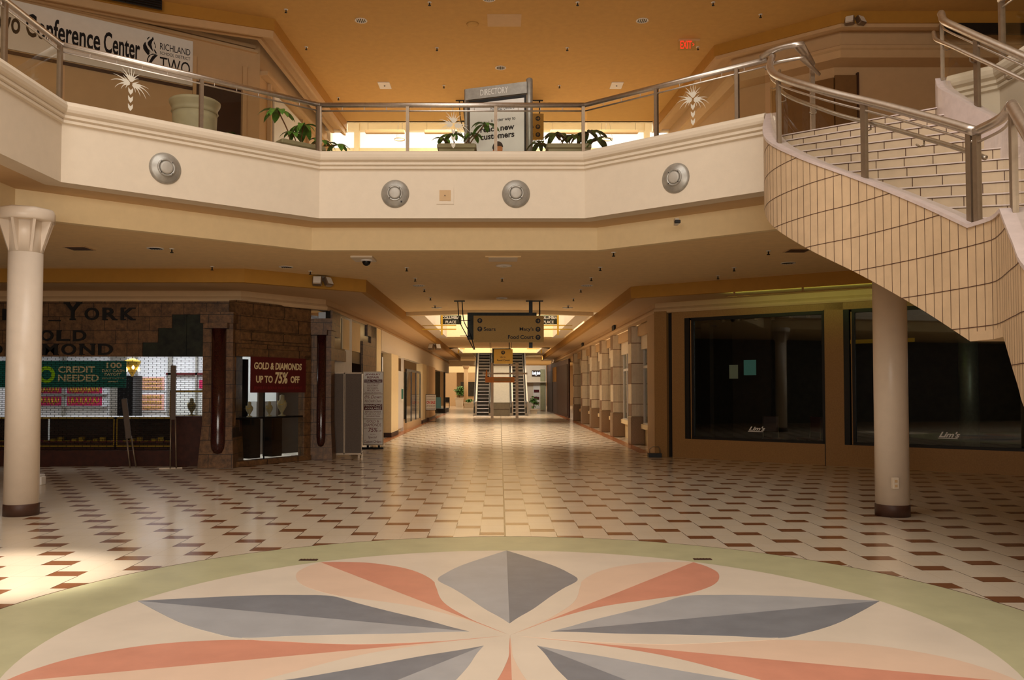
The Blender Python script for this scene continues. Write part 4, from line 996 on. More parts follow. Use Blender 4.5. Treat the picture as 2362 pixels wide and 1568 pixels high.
for i in range(len(ys)-1):
    y0, y1 = ys[i]+(.67 if i else 0), ys[i+1]-.05
    if y1-y0 < .6: continue
    t = thing('shop_window', ['white-mullioned shop window between the corner and the nearest pier, right of corridor', 'white-mullioned shop window between the first and second piers', 'white-mullioned shop window between the second and third piers', 'white-mullioned shop window between the third and fourth piers', 'white-mullioned shop window between the fourth and fifth piers', 'white-mullioned shop window between the fifth and farthest piers', 'white-mullioned shop window beyond the farthest pier'][i], 'window', (4.42, y0, .62), group='white-framed shop windows along the right of the corridor')
    g = MB(); n = max(2, int((y1-y0)/.75))
    for k in range(n+1): yy = y0+(y1-y0-.07)*k/n; g.box(4.36, 4.44, yy, yy+.07, .62, 2.95)
    g.box(4.36, 4.44, y0, y1, 2.32, 2.4); g.box(4.34, 4.46, y0, y1, .6, .68); obj('frame', g, 'white', t)
    obj('header', MB().box(4.3, 4.46, y0, y1, 2.9, 3.3), 'cream', t); obj('sill', MB().box(4.28, 4.46, y0, y1, .5, .64), 'yel', t)
    obj('glass', MB().box(4.40, 4.405, y0, y1, .66, 2.92), 'sglass', t)
mb = MB(); mb.box(5.6, 5.7, 23, 52, 0, 3.5); struct('wall_right_shops_back', mb, 'brownd')
for y_, lb in ((29.3, 'dark square vent grille on the right frieze above the nearest pier'), (40.5, 'dark square vent grille on the right frieze, farther one')):
    mb = MB().box(3.88, 3.93, y_, y_+.55, 3.72, 3.88); single('frieze_vent', mb, 'black', lb, 'vent')
pf = thing('door_stopper', 'small dark post base on the floor at the right corridor corner', 'floor fitting', (3.9, 21.6, 0)); obj('plate', MB().box(-.2, .12, -.12, .1, 0, .1), 'black', pf, True); obj('hoop', MB().tube([(-.16, 0, .08), (-.16, 0, .2), (-.08, 0, .26), (.06, 0, .26), (.1, 0, .2), (.1, 0, .08)], .012, 6), 'steelm', pf, True)
area('green_cove_tube', WP.p(3.6, .35, 4.08), (0, 0, 0), .3, .3, .01)
gl = bpy.data.objects['green_cove_tube']; gl.location = (6.5, 18.42, 3.80); gl.data.size = 3.4; gl.data.size_y = .06; gl.data.energy = 8; gl.data.color = (.74, 1, .26)
gl.rotation_euler = (Vector((.57, .82, .06))).to_track_quat('-Z', 'Y').to_euler()
t = thing('cove_tube_light', 'slim lamp housing under the right bulkhead giving a yellow-green glow', 'light', (6.5, 18.42, 3.78))
gT = Matrix.Translation((6.5, 18.42, 0)) @ Matrix.Rotation(-.61, 4, 'Z')
obj('housing', MB().box(-1.7, 1.7, -.035, .035, 3.775, 3.79, gT), 'rwall', t)
for k in (-1.5, 0, 1.5): obj('clip', MB().box(k-.02, k+.02, -.045, -.035, 3.775, 3.88, gT), 'rwall', t)
# ---------------------------------------------------------------- enclosure of the atrium behind and beside the camera
mb = MB(); mb.box(-22, 22, -10.3, -10, 0, 13.6); struct('wall_back', mb, 'tan')
mb = MB(); mb.box(-22.2, -22, -10, 19.3, 0, 13.6); struct('wall_far_left', mb, 'rwall')
mb = MB(); mb.box(22, 22.2, -10, 30, 0, 13.6); struct('wall_far_right', mb, 'rwall')
mb = MB(); mb.box(-22, 22, -10, 12.3, 13.5, 13.6); struct('ceiling_atrium', mb, 'cream')
mb = MB(); mb.box(-22, 22, 12.3, 12.4, C2, 13.6); struct('wall_atrium_drum', mb, 'cream')
# low shop walls on the two sides of the atrium under the balcony
mb = MB(); mb.box(-14.2, -14, -10, 17.4, 0, C1); struct('wall_left_atrium', mb, 'brownd')
mb = MB(); mb.box(15.1, 15.3, -10, 13.3, 0, C1); struct('wall_right_atrium', mb, 'brownd')
mb = MB(); mb.box(-14.2, -14, -10, 14.6, F2, 13.5); struct('wall_upper_far_left', mb, 'rwall')
mb = MB(); mb.box(16, 16.2, -10, 20, F2, 13.5); struct('wall_upper_far_right', mb, 'rwall')

# ---------------------------------------------------------------- balcony front fittings
PA = PL((-6.05, 11.8), (-3.02, 14.33)); PBm = PL((-3.02, 14.33), (1.42, 14.33)); PC = PL((1.42, 14.33), (3.85, 12.32))
def disc_light(pl, s_, z, lb):
    T = pl.T @ Matrix.Translation((s_, 0, z)) @ Matrix.Rotation(-PI/2, 4, 'X')
    # local z of the lathe must point along +n
    T = pl.T @ Matrix.Translation((s_, 0, z)) @ Matrix(((1, 0, 0, 0), (0, 0, 1, 0), (0, -1, 0, 0), (0, 0, 0, 1)))
    t = thing('round_wall_light', lb, 'wall light', pl.p(s_, 0, z), group='round grey discs on the balcony front')
    obj('dish', MB().lathe([(.235, .0), (.232, .012), (.2, .035), (.14, .06), (.125, .066)], n=40, T=T), 'disc', t)
    obj('ring', MB().lathe([(.132, .05), (.134, .074), (.122, .082), (.106, .08), (.1, .066)], n=40, T=T), 'disc', t)
    obj('lens', MB().lathe([(.098, .06), (.094, .08), (.07, .088), (0, .09)], n=32, T=T), 'disc2', t)
    for a in (45, 135, 225, 315):
        a = math.radians(a); obj('screw', MB().lathe([(.008, .08), (.008, .086), (0, .087)], (.116*math.cos(a), .116*math.sin(a), 0), 8, T=T), 'black', t)
    return t
d1 = disc_light(PA, 1.41, 4.97, 'round grey wall disc on the left angled balcony front')
d2 = disc_light(PBm, -1.75+3.02, 4.96, 'round grey wall disc left of the small square panel on the balcony front')
T = PBm.T @ Matrix.Translation((1.27+.11, 0.0, 4.82)) ; o = obj('dark_chip', MB().box(-.013, .013, .04, .056, -.013, .013, T), 'black', d2)
disc_light(PBm, .27+3.02, 4.96, 'round grey wall disc right of the small square panel on the balcony front')
disc_light(PC, 1.69, 4.96, 'round grey wall disc on the right angled balcony front, nearest the staircase')
sp_ = thing('access_panel', 'small cream square panel between two round discs on the balcony front', 'panel', PBm.p(2.1, 0, 4.93))
mb = MB(); pbox(mb, PBm, 1.96, 2.25, 0, .012, 4.79, 5.07); obj('plate', mb, 'cream', sp_); mb = MB(); pbox(mb, PBm, 2.01, 2.20, .012, .018, 4.84, 5.02); obj('grille', mb, 'tan', sp_); mb = MB(); pbox(mb, PBm, 2.095, 2.11, .018, .03, 4.92, 4.935); obj('knob', mb, 'base', sp_)
q = Vector((2.81, 13.62, 4.35)); t = thing('small_camera', 'tiny dark camera on the yellow band under the right balcony', 'camera', q); 
obj('mount', MB().box(-.03, .03, -.02, .1, -.04, .06), 'cream', t, True); obj('body', MB().box(-.045, .045, -.08, -.02, -.03, .02, bev=.006), 'black', t, True)

# ---------------------------------------------------------------- ceiling fittings
def dl(loc, lb, g, r=.14):
    t = thing('recessed_downlight', lb, 'ceiling light', loc, 0, g)
    obj('trim_ring', MB().lathe([(r, 0), (r*1.02, -.012), (r*.86, -.014), (r*.84, .0)], n=28, cap=False), 'white', t, True)
    obj('reflector', MB().lathe([(r*.85, -.004), (r*.5, -.003), (0, -.002)], n=20), 'steel', t, True)
    mb = MB()
    for k in range(-2, 3): mb.box(k*r*.3-.012, k*r*.3+.012, -r*.7*(1-abs(k)*.12), r*.7*(1-abs(k)*.12), -.012, -.005)
    obj('louvre', mb, 'black', t, True); return t
def spr(proto, loc):
    return dup(proto, loc)
def sprinkler(loc, lb, g):
    t = thing('fire_sprinkler', lb, 'sprinkler', loc, 0, g)
    obj('escutcheon', MB().lathe([(.045, 0), (.04, -.01), (.012, -.014)], n=14), 'white', t, True)
    obj('head', MB().lathe([(.012, -.01), (.012, -.06), (.03, -.065), (.03, -.075), (0, -.08)], n=12), 'black', t, True)
    return t
UL = [(-3.13, 19.18, 'recessed downlight in the upper ceiling, front left one'), (3.21, 19.18, 'recessed downlight in the upper ceiling, front right one'), (.02, 22.04, 'recessed downlight in the upper ceiling above the directory kiosk'), (-.23, 18.1, 'recessed downlight cut by the top edge of the picture')]
for x, y, lb in UL: dl((x, y, C2), lb, 'upper ceiling downlights')
p0 = None
for x, y in [(-4.68, 18.27+.35), (-1.51, 18.27), (1.67, 18.27), (4.58, 18.27), (-4.7, 20.69), (-1.53, 20.74), (1.64, 20.74), (4.81, 20.69), (5.78, 18.87), (-1.53, 23.35), (1.63, 23.35), (-4.6, 24.33)]:
    if p0 is None: p0 = sprinkler((x, y, C2), 'small dark fire sprinkler on the orange upper ceiling', 'upper ceiling sprinklers')
    else: dup(p0, (x, y, C2))
for x, y, lb in ((-3.15, 23.32, 'pale square speaker grille in the upper ceiling, left one'), (3.19, 23.32, 'pale square speaker grille in the upper ceiling, right one')):
    t = thing('ceiling_speaker', lb, 'speaker grille', (x, y, C2), 0, 'square grilles in the upper ceiling'); obj('plate', MB().box(-.16, .16, -.25, .25, -.02, 0), 'white', t, True); obj('dot', MB().lathe([(.02, 0), (.02, -.015), (0, -.02)], (0, 0, -.02), 8), 'black', t, True)
single('ceiling_hatch', MB().box(-.28, .48, 18.85, 19.5, C2-.008, C2), 'tan', 'large pale access hatch in the middle of the upper ceiling', 'hatch')
single('smoke_detector', MB().lathe([(.14, 0), (.13, -.03), (.08, -.05), (0, -.055)], (-.62, 19.37, C2), 20), 'uceil', 'faint round smoke detector left of the access hatch in the upper ceiling', 'smoke detector')
ex = thing('exit_sign', 'clear hanging exit sign with glowing red letters on the upper ceiling', 'exit sign', (4.45, 20.29, C2-.1))
PX = PL((4.2, 20.25), (4.7, 20.25)); 
obj('canopy', MB().box(4.25, 4.75, 20.2, 20.3, C2-.02, C2), 'tan', ex)
mb = MB(); pbox(mb, PX, .03, .46, -.01, 0, C2-.26, C2-.0); obj('acrylic_panel', mb, 'glass', ex)
text('lettering', 'EXIT', PX, .09, .36, C2-.22, C2-.03, .0, 'exit', ex, bold=.015); text('lettering', '>', PX, .38, .42, C2-.16, C2-.08, .0, 'exit', ex, bold=.01)
def emlight(loc, rz, lb, s=1):
    t = thing('emergency_light', lb, 'emergency light', loc, rz, 'two-headed emergency lights')
    obj('housing', MB().box(-.09*s, .09*s, -.04*s, .04*s, -.1*s, 0, bev=.008), 'disc', t, True)
    for sx in (-1, 1):
        T = Matrix.Translation((sx*.12*s, -.06*s, -.12*s)) @ Matrix.Rotation(sx*.5, 4, 'Z') @ Matrix.Rotation(1.1, 4, 'X')
        h = obj('lamp_head', MB().box(-.1*s, .1*s, -.1*s, .1*s, -.05*s, .06*s, T, bev=.015), 'steelm', t, True); obj('lens', MB().box(-.08*s, .08*s, -.08*s, .08*s, .06*s, .066*s, T), 'paper', h, True)
    return t
emlight((7.8, 18.75, C2-.1), 0, 'two-headed emergency light on the upper right bulkhead'); emlight((-3.85, 18.55, C1-.02), .6, 'two-headed emergency light on the lower left bulkhead corner'); emlight((-3.1, 41, C1-.3), 0, 'two-headed emergency light at the far left end of the first light well', 1.3)
LW_ = [(-6.0, 14.95, 'recessed downlight in the lower ceiling, leftmost near the column'), (-4.29, 17.23, 'recessed downlight in the lower ceiling before the jewellery shop corner'), (-1.92, 20.34, 'recessed downlight in the lower ceiling left of the hanging sign'), (2.06, 20.34, 'recessed downlight in the lower ceiling right of the hanging sign'), (5.6, 16.69, 'recessed downlight in the lower ceiling beside the staircase')]
for x, y, lb in LW_: dl((x, y, C1), lb, 'lower ceiling downlights')
p0 = None
for x, y in [(-5.73, 15.0), (-5.76, 17.2), (-3.94, 17.86), (-1.88, 17.35), (-1.87, 18.99), (-1.85, 21.05), (-1.86, 23.05), (2.04, 15.4), (2.02, 17.29), (2.01, 18.91), (1.99, 21.14), (1.99, 23.27), (4.76, 15.22), (4.73, 17.35), (4.72, 18.6), (-1.9, 25.2), (2.0, 25.2), (.05, 19)]:
    if p0 is None: p0 = sprinkler((x, y, C1), 'small dark fire sprinkler on the lower tan ceiling', 'lower ceiling sprinklers')
    else: dup(p0, (x, y, C1))
for x, y, lb in ((-7.32, 14.94, 'slatted ceiling vent in the lower ceiling beside the left column'), (5.26, 15.17, 'slatted ceiling vent in the lower ceiling beside the staircase')):
    t = thing('ceiling_vent', lb, 'vent', (x, y, C1), 0, 'ceiling vents'); obj('frame', MB().box(-.2, .2, -.2, .2, -.012, 0), 'tan', t, True); mb = MB()
    for k in range(5): mb.box(-.17, .17, -.16+k*.07, -.12+k*.07, -.016, -.012)
    obj('slats', mb, 'base', t, True)
t = thing('ceiling_hatch', 'shallow pale rectangular hatch in the middle of the lower ceiling', 'hatch', (.06, 16.13, C1)); obj('panel', MB().box(-.33, .33, -.3, .3, -.02, 0), 'ceil', t, True); obj('inset', MB().box(-.27, .27, -.24, .24, -.026, -.02), 'cream', t, True)
for x, y, lb in ((.08, 17.05, 'round recessed speaker in the lower ceiling behind the hatch'), (.05, 23.16, 'round recessed speaker in the lower ceiling just above the hanging sign'), (-1.9, 25.9, 'flat round speaker in the lower ceiling at the left, before the light well'), (2.04, 25.9, 'flat round speaker in the lower ceiling at the right, before the light well')):
    t = thing('ceiling_speaker', lb, 'speaker', (x, y, C1), 0, 'round lower ceiling speakers'); obj('rim', MB().lathe([(.16, 0), (.15, -.02), (.1, -.022)], n=24), 'white', t, True); obj('cone', MB().lathe([(.1, -.02), (.05, -.024), (0, -.025)], n=16), 'disc', t, True)
t = thing('dome_camera', 'black dome security camera on a pale plate under the lower ceiling', 'camera', (-2.5, 16.1, C1)); obj('plate', MB().box(-.25, .15, -.3, .3, -.03, 0), 'cream', t, True)
obj('ring', MB().lathe([(.11, -.03), (.11, -.05), (.08, -.06)], n=24), 'white', t, True); obj('dome', MB().lathe([(.08, -.05), (.08, -.08), (.06, -.12), (.03, -.14), (0, -.145)], n=20), 'dglossy', t, True)

# ---------------------------------------------------------------- conference banner and the upper left wall
E0 = PL((-13.27, 14.95), (-9.45, 17.7)); 
bt = thing('conference_banner', 'long white banner with heavy black lettering and a flame emblem on the upper left wall', 'banner', UP1.p(0, 0, 8.6))
B0 = -4.5
mb = MB(); pbox(mb, UP1, B0, 3.0, .01, .03, 8.6, 9.62); obj('sheet', mb, 'paper', bt)
def blk(s_, a, b_, z0, z1): text('lettering', s_, UP1, a, b_, z0, z1, .03, 'ink', bt, bold=.02, depth=.003, spacing=1.0)
blk('Two', -1.05, -.46, 8.93, 9.4); blk('Conference', -.36, 1.05, 8.93, 9.42); blk('Center', 1.12, 1.86, 8.93, 9.4)
a0 = 2.2
def poly(pts, m='ink'):
    """emblem piece, outline in photograph-like units"""
    mb = MB(); P_ = [(1.92+(x-290)*.000768, 9.50-(y-(230+(x-290)*.08))*.00098) for x, y in pts]; n = len(P_)
    mb.add([UP1.p(x, .034, z) for x, z in P_], [tuple(range(n))]); return obj('flame_emblem', mb, m, bt)
poly([(395, 330), (400, 290), (430, 262), (475, 240), (460, 272), (425, 300)])
poly([(555, 232), (585, 290), (540, 350), (520, 420), (545, 500), (580, 580), (500, 520), (420, 430), (415, 380), (470, 320), (530, 280)])
poly([(360, 370), (370, 430), (420, 510), (540, 620), (470, 570), (472, 640), (430, 672), (360, 610), (300, 540), (290, 460), (320, 405)])
poly([(592, 330), (625, 400), (650, 470), (632, 495), (615, 420), (590, 380)]); poly([(580, 500), (640, 555), (675, 605), (640, 615), (600, 560)])
poly([(405, 900), (405, 760), (450, 670), (560, 620), (700, 632), (600, 640), (500, 660), (440, 740), (425, 830), (430, 900)])
poly([(705, 645), (620, 720), (540, 820), (490, 940), (420, 930), (470, 800), (540, 690), (610, 640)])
text('lettering', 'RICHLAND', UP1, 2.28, 2.94, 9.27, 9.42, .03, 'ink', bt, bold=.0, depth=.003); text('lettering', 'SCHOOL DISTRICT', UP1, 2.28, 2.94, 9.16, 9.23, .03, 'ink', bt, bold=.0, depth=.003); text('lettering', 'TWO', UP1, 2.28, 2.94, 8.80, 9.11, .03, 'ink', bt, bold=.0, depth=.003)
mb = MB()
for z in (8.80, 9.085): pbox(mb, UP1, 2.33, 2.44, .034, .036, z, z+.022)
gv = thing('louvre_grille', 'long dark louvre grille in the cornice above the white banner', 'grille', UP1.p(1, .9, 9.7))
mb = MB(); 
GP = PL((-9.05, 17.0), (-7.15, 18.05)); pbox(mb, GP, 0, 2.15, 0, .04, 9.72, 9.95); obj('frame', mb, 'black', gv)
mb = MB()
for k in range(4): pbox(mb, GP, .02, 2.13, .04, .055, 9.74+.05*k, 9.765+.05*k)
for k in (1, 2): pbox(mb, GP, 2.15*k/3-.01, 2.15*k/3+.01, .04, .06, 9.72, 9.95)
obj('slats', mb, 'dglossy', gv)
mb = MB(); pbox(mb, UP1, 3.08, 4.15, -.12, -.06, F2, 8.75); struct('door_1', mb, 'brownd')
mb = MB(); pbox(mb, UP1, -6, 3.0, .0, .05, 8.5, 8.56); struct('trim_banner_ledge', mb, 'base')
mb = MB(); pbox(mb, UP1, 3.0, 3.08, 0, .06, F2, 9.3); pbox(mb, UP1, 4.15, 4.25, 0, .06, F2, 9.3); struct('trim_upper_pilasters', mb, 'tan')
# upper left corridor shop window with white screen
mb = MB(); UL2 = PL((-5.75, 20.4), (-5.4, 26.8)); pbox(mb, UL2, 1.0, 3.4, 0, .05, F2+.4, 9.1); struct('window_7', mb, 'paper')
mb = MB(); 
for s_ in (.6, 3.4, 4.0): pbox(mb, UL2, s_, s_+.1, 0, .09, F2, 9.2)
pbox(mb, UL2, 0, 6.3, 0, .2, 9.2, 9.3); struct('trim_upper_shop', mb, 'tan')
# upper right: brown doorway and dark louvre
UR = PL((5.95, 21.4), (7.8, 19.9)); UR2 = PL((7.8, 19.9), (16, 19.9))
mb = MB(); pbox(mb, UR, .9, UR.L, .0, .05, F2, 8.95); struct('door_2', mb, 'brownp')
mb = MB(); pbox(mb, UR2, 0, .5, 0, .05, F2, 9.0); struct('door_3', mb, 'brownp'); mb = MB(); pbox(mb, UR2, .5, .54, 0, .1, F2, 9.05); struct('trim_upper_door', mb, 'base')
mb = MB(); mb.box(9.6, 14.5, 18.52, 18.6, 9.42, 9.66); t = single('louvre_grille', mb, 'black', 'dark louvre grille in the upper right cornice, seen through the corner railing', 'grille')

# ---------------------------------------------------------------- things on the upper floor
pt = thing('round_planter', 'very large round stoneware planter behind the left glass railing', 'planter', (-5.32, 14.9, F2))
obj('body', MB().lathe([(.24, 0), (.30, .05), (.35, .5), (.37, .95), (.375, 1.1)], n=40), 'pot', pt, True)
obj('rim', MB().lathe([(.375, 1.08), (.395, 1.1), (.38, 1.13), (.385, 1.18), (.425, 1.25), (.43, 1.29), (.40, 1.31), (.36, 1.29), (.36, 1.2)], n=40, cap=False), 'pot', pt, True); obj('soil', MB().lathe([(.365, 1.2), (0, 1.22)], n=24), 'soil', pt, True)
def leafmesh(mb, base, d, L, wd, droop, seg=5):
    """pointed leaf folded along the midrib, drooping"""
    d = Vector(d).normalized(); side = d.cross(Vector((0, 0, 1))); side = side.normalized() if side.length > .01 else Vector((1, 0, 0)); v = []; p = Vector(base); dd = d.copy()
    for i in range(seg+1):
        t = i/seg; ww = wd*math.sin(PI*min(1, .06+t*.94))**.75
        up = side.cross(dd).normalized()
        v += [p-side*ww+up*ww*.25, p, p+side*ww+up*ww*.25]
        dd = (dd+Vector((0, 0, -droop/seg))).normalized(); p = p+dd*L/seg
    f = []
    for i in range(seg): f += [(3*i, 3*i+1, 3*i+4, 3*i+3), (3*i+1, 3*i+2, 3*i+5, 3*i+4)]
    mb.add(v, f, True)
def rosette(mb, c, n, L, wd, rnd, lift=.55):
    for i in range(n):
        a = 2*PI*i/n+rnd.random()*.8; e = lift*(.4+rnd.random()); leafmesh(mb, c, (math.cos(a), math.sin(a), e), L*(.75+rnd.random()*.5), wd*(.8+rnd.random()*.4), 1.3+rnd.random()*.7)
def trough(loc, rz, w_, lb, plb, crowns, m='leaf', seed=1, h=.48, big=1.35):
    t = thing('planter_box', lb, 'planter', loc, rz, 'rectangular stoneware planters on the upper floor')
    obj('body', MB().add([(-w_/2+.04, -.16, 0), (w_/2-.04, -.16, 0), (w_/2-.04, .16, 0), (-w_/2+.04, .16, 0), (-w_/2, -.2, h), (w_/2, -.2, h), (w_/2, .2, h), (-w_/2, .2, h)], [(3, 2, 1, 0), (4, 5, 6, 7), (0, 1, 5, 4), (1, 2, 6, 5), (2, 3, 7, 6), (3, 0, 4, 7)]), 'pot', t, True)
    obj('rim', MB().box(-w_/2-.03, w_/2+.03, -.23, .23, h-.01, h+.08, bev=.02), 'pot', t, True); obj('soil', MB().box(-w_/2+.04, w_/2-.04, -.17, .17, h+.075, h+.09), 'soil', t, True)
    rnd = random.Random(seed); p = thing('potted_plant', plb, 'plant', (loc[0], loc[1], loc[2]+h+.08), rz, 'leafy plants in the planters')
    sm = MB(); 
    for (x, z, L, n) in crowns:
        bx_ = x*.4; pts = [(bx_, 0, 0), (bx_+(x-bx_)*.3, rnd.uniform(-.05, .05), z*.4), (x, rnd.uniform(-.08, .08), z)]
        obj('stem', MB().tube(smoothpath(pts, 4), .011, 6), 'stem', p, True)
        mb = MB(); rosette(mb, pts[-1], n, L*big, L*big*.17, rnd); obj('foliage', mb, m, p, True)
    return t, p
trough((-3.52, 14.95, F2), .70, .78, 'rectangular planter angled into the left corner of the balcony', 'tall variegated plant with drooping leaves in the corner planter on the left', [(-.38, .52, .26, 9), (.1, .36, .24, 10), (-.1, .2, .2, 7), (.45, .16, .22, 7), (.72, .12, .24, 5)], seed=3)
trough((-.75, 15.05, F2), 0, .62, 'rectangular planter behind the middle railing, left of the directory kiosk', 'lanky plant with bare curving stems left of the directory kiosk', [(-.1, .22, .2, 7), (.28, .22, .2, 6), (.48, .38, .22, 7), (-.25, .12, .16, 6)], seed=5)
trough((1.2, 15.05, F2), 0, .72, 'rectangular planter behind the middle railing, right of the directory kiosk', 'bushy dark green plant right of the directory kiosk', [(-.2, .24, .26, 11), (.1, .16, .24, 10), (.35, .26, .26, 10), (-.5, .06, .2, 7), (.5, .1, .24, 8)], 'leafd', seed=8)
trough((-4.35, 14.45, F2), .70, .42, 'low planter behind the left railing beside the big round pot', 'small dark spiky plant right of the big round pot', [(-.1, .16, .2, 9), (.1, .1, .2, 9)], 'leafd', seed=12, h=.32)
# directory kiosk
DK = PL((-.63, 15.9), (.5, 15.5)); Ld = DK.L
dk = thing('directory_kiosk', 'tall silver directory kiosk with a white poster, standing behind the middle railing', 'kiosk', (*DK.p(Ld/2, -.1, 0).xy, F2))
mb = MB(); pbox(mb, DK, .03, Ld, -.16, 0, F2, 7.06); obj('cabinet', mb, 'steelm', dk)
mb = MB(); pbox(mb, DK, 0, Ld, -.18, .04, 7.06, 7.27); obj('header', mb, 'disc', dk)
for s_, r in ((-.02, .035), (Ld+.02, .06)): q = DK.p(s_, -.06, 0); obj('post', MB().lathe([(r, F2), (r, 7.34 if s_ > 0 else 7.29), (r*.6, 7.36 if s_ > 0 else 7.3)], (q.x, q.y, 0), 20), 'disc', dk)
text('lettering', 'DIRECTORY', DK, .3, .84, 7.11, 7.22, .04, 'paper', dk, depth=.003)
mb = MB(); pbox(mb, DK, .06, Ld-.02, 0, .03, 5.5, 7.04); obj('poster_frame', mb, 'black', dk)
mb = MB(); pbox(mb, DK, .09, Ld-.05, .03, .036, 5.52, 6.98); po = obj('poster', mb, 'paper', dk)
for s_, a, b_, z0, z1, m_, bo in (('business owners', .5, .96, 6.80, 6.89, 'ink', .0), ('there is', .3, .48, 6.58, 6.64, 'disc', 0), ('a better way to', .51, .98, 6.58, 6.66, 'ink', .01), ('reach new', .3, .96, 6.42, 6.53, 'ink', .03), ('customers', .3, .96, 6.28, 6.38, 'ink', .03)):
    text('poster_text', s_, DK, a, b_, z0, z1, .036, m_, po, bold=bo, depth=.002)
skin = mat('printed_skin_tone', (200, 130, 80), .5); shirt = mat('printed_blue_grey_shirt', (134, 146, 142), .5); hair = mat('printed_dark_hair', (48, 34, 26), .5)
def flat(pts, n_, m_, nm):
    mb = MB(); mb.add([DK.p(x, n_, z) for x, z in pts], [tuple(range(len(pts)))]); obj(nm, mb, m_, po)
cxp = .64
flat([(cxp-.38, 5.7), (cxp-.36, 5.82), (cxp-.2, 5.96), (cxp-.08, 6.0), (cxp+.08, 6.0), (cxp+.22, 5.96), (cxp+.34, 5.84), (cxp+.38, 5.7)], .0375, shirt, 'poster_shirt')
flat([(cxp+.095*math.cos(a), 6.08+.125*math.sin(a)) for a in [2*PI*i/20 for i in range(20)]], .039, skin, 'poster_face')
flat([(cxp+.105*math.cos(a), 6.11+.12*math.sin(a)) for a in [PI*i/12+.0 for i in range(13)]]+[(cxp-.07, 6.06), (cxp-.04, 6.14), (cxp+.05, 6.14)], .0405, hair, 'poster_hair')
flat([(cxp-.12, 5.74), (cxp-.06, 5.95), (cxp, 6.02), (cxp+.08, 5.92), (cxp+.1, 5.76), (cxp, 5.72)], .042, skin, 'poster_hands')

# ---------------------------------------------------------------- hanging signs
def arrow(pl, s_, z, r, n_, right, parent):
    c = obj('arrow_disc', MB().lathe([(0, 0), (r, 0), (r, .004), (0, .004)], n=24, T=pl.T @ Matrix.Translation((s_, n_, z)) @ Matrix(((1, 0, 0, 0), (0, 0, 1, 0), (0, -1, 0, 0), (0, 0, 0, 1))), smooth=False), 'ink', parent)
    R = Matrix.Rotation(PI/2 if right else 0, 4, 'Y'); T = pl.T @ Matrix.Translation((s_, n_+.004, z)) @ R
    mb = MB(); w_ = r*.16
    mb.box(-w_/2, w_/2, 0, .003, -r*.6, r*.55, T)
    for sg_ in (-1, 1): mb.add([(0, .0, r*.65), (0, .003, r*.65), (sg_*r*.55, .003, r*.05), (sg_*r*.55, 0, r*.05), (sg_*r*.38, 0, -r*.05), (sg_*r*.38, .003, -r*.05), (0, .003, r*.4), (0, 0, r*.4)], [(1, 2, 5, 6), (0, 7, 4, 3), (1, 0, 3, 2), (5, 4, 7, 6)], False, T)
    obj('arrow', mb, 'signgold', c)
def hangsign(y, x0, x1, z0, z1, zc_, lb, rows, small=False):
    pl = PL((x0, y), (x1, y)); L = pl.L; t = thing('hanging_sign', lb, 'sign', ((x0+x1)/2, y, z0), group='gold hanging direction signs')
    mb = MB(); pbox(mb, pl, 0, L, -.03, 0, z0, z1); obj('front_board', mb, 'signgold', t)
    k = .45 if small else 1
    mb = MB(); pbox(mb, pl, -.18*k, L-.18*k, -.45*k, -.40*k, z0+.1*k, z1+.12*k); obj('back_board', mb, 'gstone', t, label='dark green marbled back board')
    b = MB()
    for s_ in (L*.82,): pbox(b, pl, s_-.05*k, s_+.05*k, -.38*k, -.30*k, z0-.14*k, zc_)
    b.tube([pl.p(L*.95, -.36*k, z0+.1), pl.p(L*.95, -.36*k, zc_)], .018*k, 8)
    pbox(b, pl, 0, L*.95, -.42*k, -.03, z1-.2*k, z1-.17*k); obj('hanger_post', b, 'black', t)
    b = MB()
    for dx in (0, .12*k):
        top = pl.p(-.45*k+dx, -.36*k, zc_); b.tube(smoothpath([top, pl.p(-.40*k+dx, -.36*k, z1-.1*k), pl.p(-.22*k+dx, -.36*k, z0+.25*k), pl.p(.0*k+dx*.2, -.36*k, z0-.18*k)], 6), .014*k, 6)
    for z_ in (z1-.1*k, z0+.2*k): b.tube([pl.p(-.38*k, -.36*k, z_), pl.p(-.1*k, -.36*k, z_)], .01*k, 6)
    pbox(b, pl, -.55*k, -.25*k, -.38*k, -.34*k, zc_-.03, zc_); pbox(b, pl, L*.75, L*1.0, -.38*k, -.34*k, zc_-.03, zc_); obj('curved_hanger', b, 'black', t)
    for (s_, a, b_, z_, h) in rows['text']: text('lettering', s_, pl, a*L, b_*L, z0+z_*(z1-z0), z0+(z_+h)*(z1-z0), .0, 'ink', t, bold=.02, depth=.004)
    for (a, z_, rt) in rows['arrows']: arrow(pl, a*L, z0+z_*(z1-z0), .068 if not small else .095, .001, rt, t)
R_ = {'text': [('Sears', .145, .315, .43, .14), ("Macy's", .655, .855, .40, .17), ('Food Court', .49, .855, .125, .15)], 'arrows': [(.09, .815, False), (.09, .50, False), (.917, .805, True), (.917, .49, False), (.917, .19, False)]}
hangsign(23.5, -.72, 1.2, 2.97, 3.70, C1, 'long gold direction sign hanging in the middle of the lower corridor', R_)
hangsign(24.2, -.72, 1.24, 8.75, 9.5, C2, 'gold direction sign on the upper floor, mostly hidden behind the directory kiosk', R_)
hangsign(41.6, -.29, .62, 2.92, 3.62, C1, 'small square gold sign hanging far down the corridor before the escalators', {'text': [('Up to', .33, .62, .38, .14), ('Food Court', .17, .85, .17, .14)], 'arrows': [(.49, .77, False)]}, True)
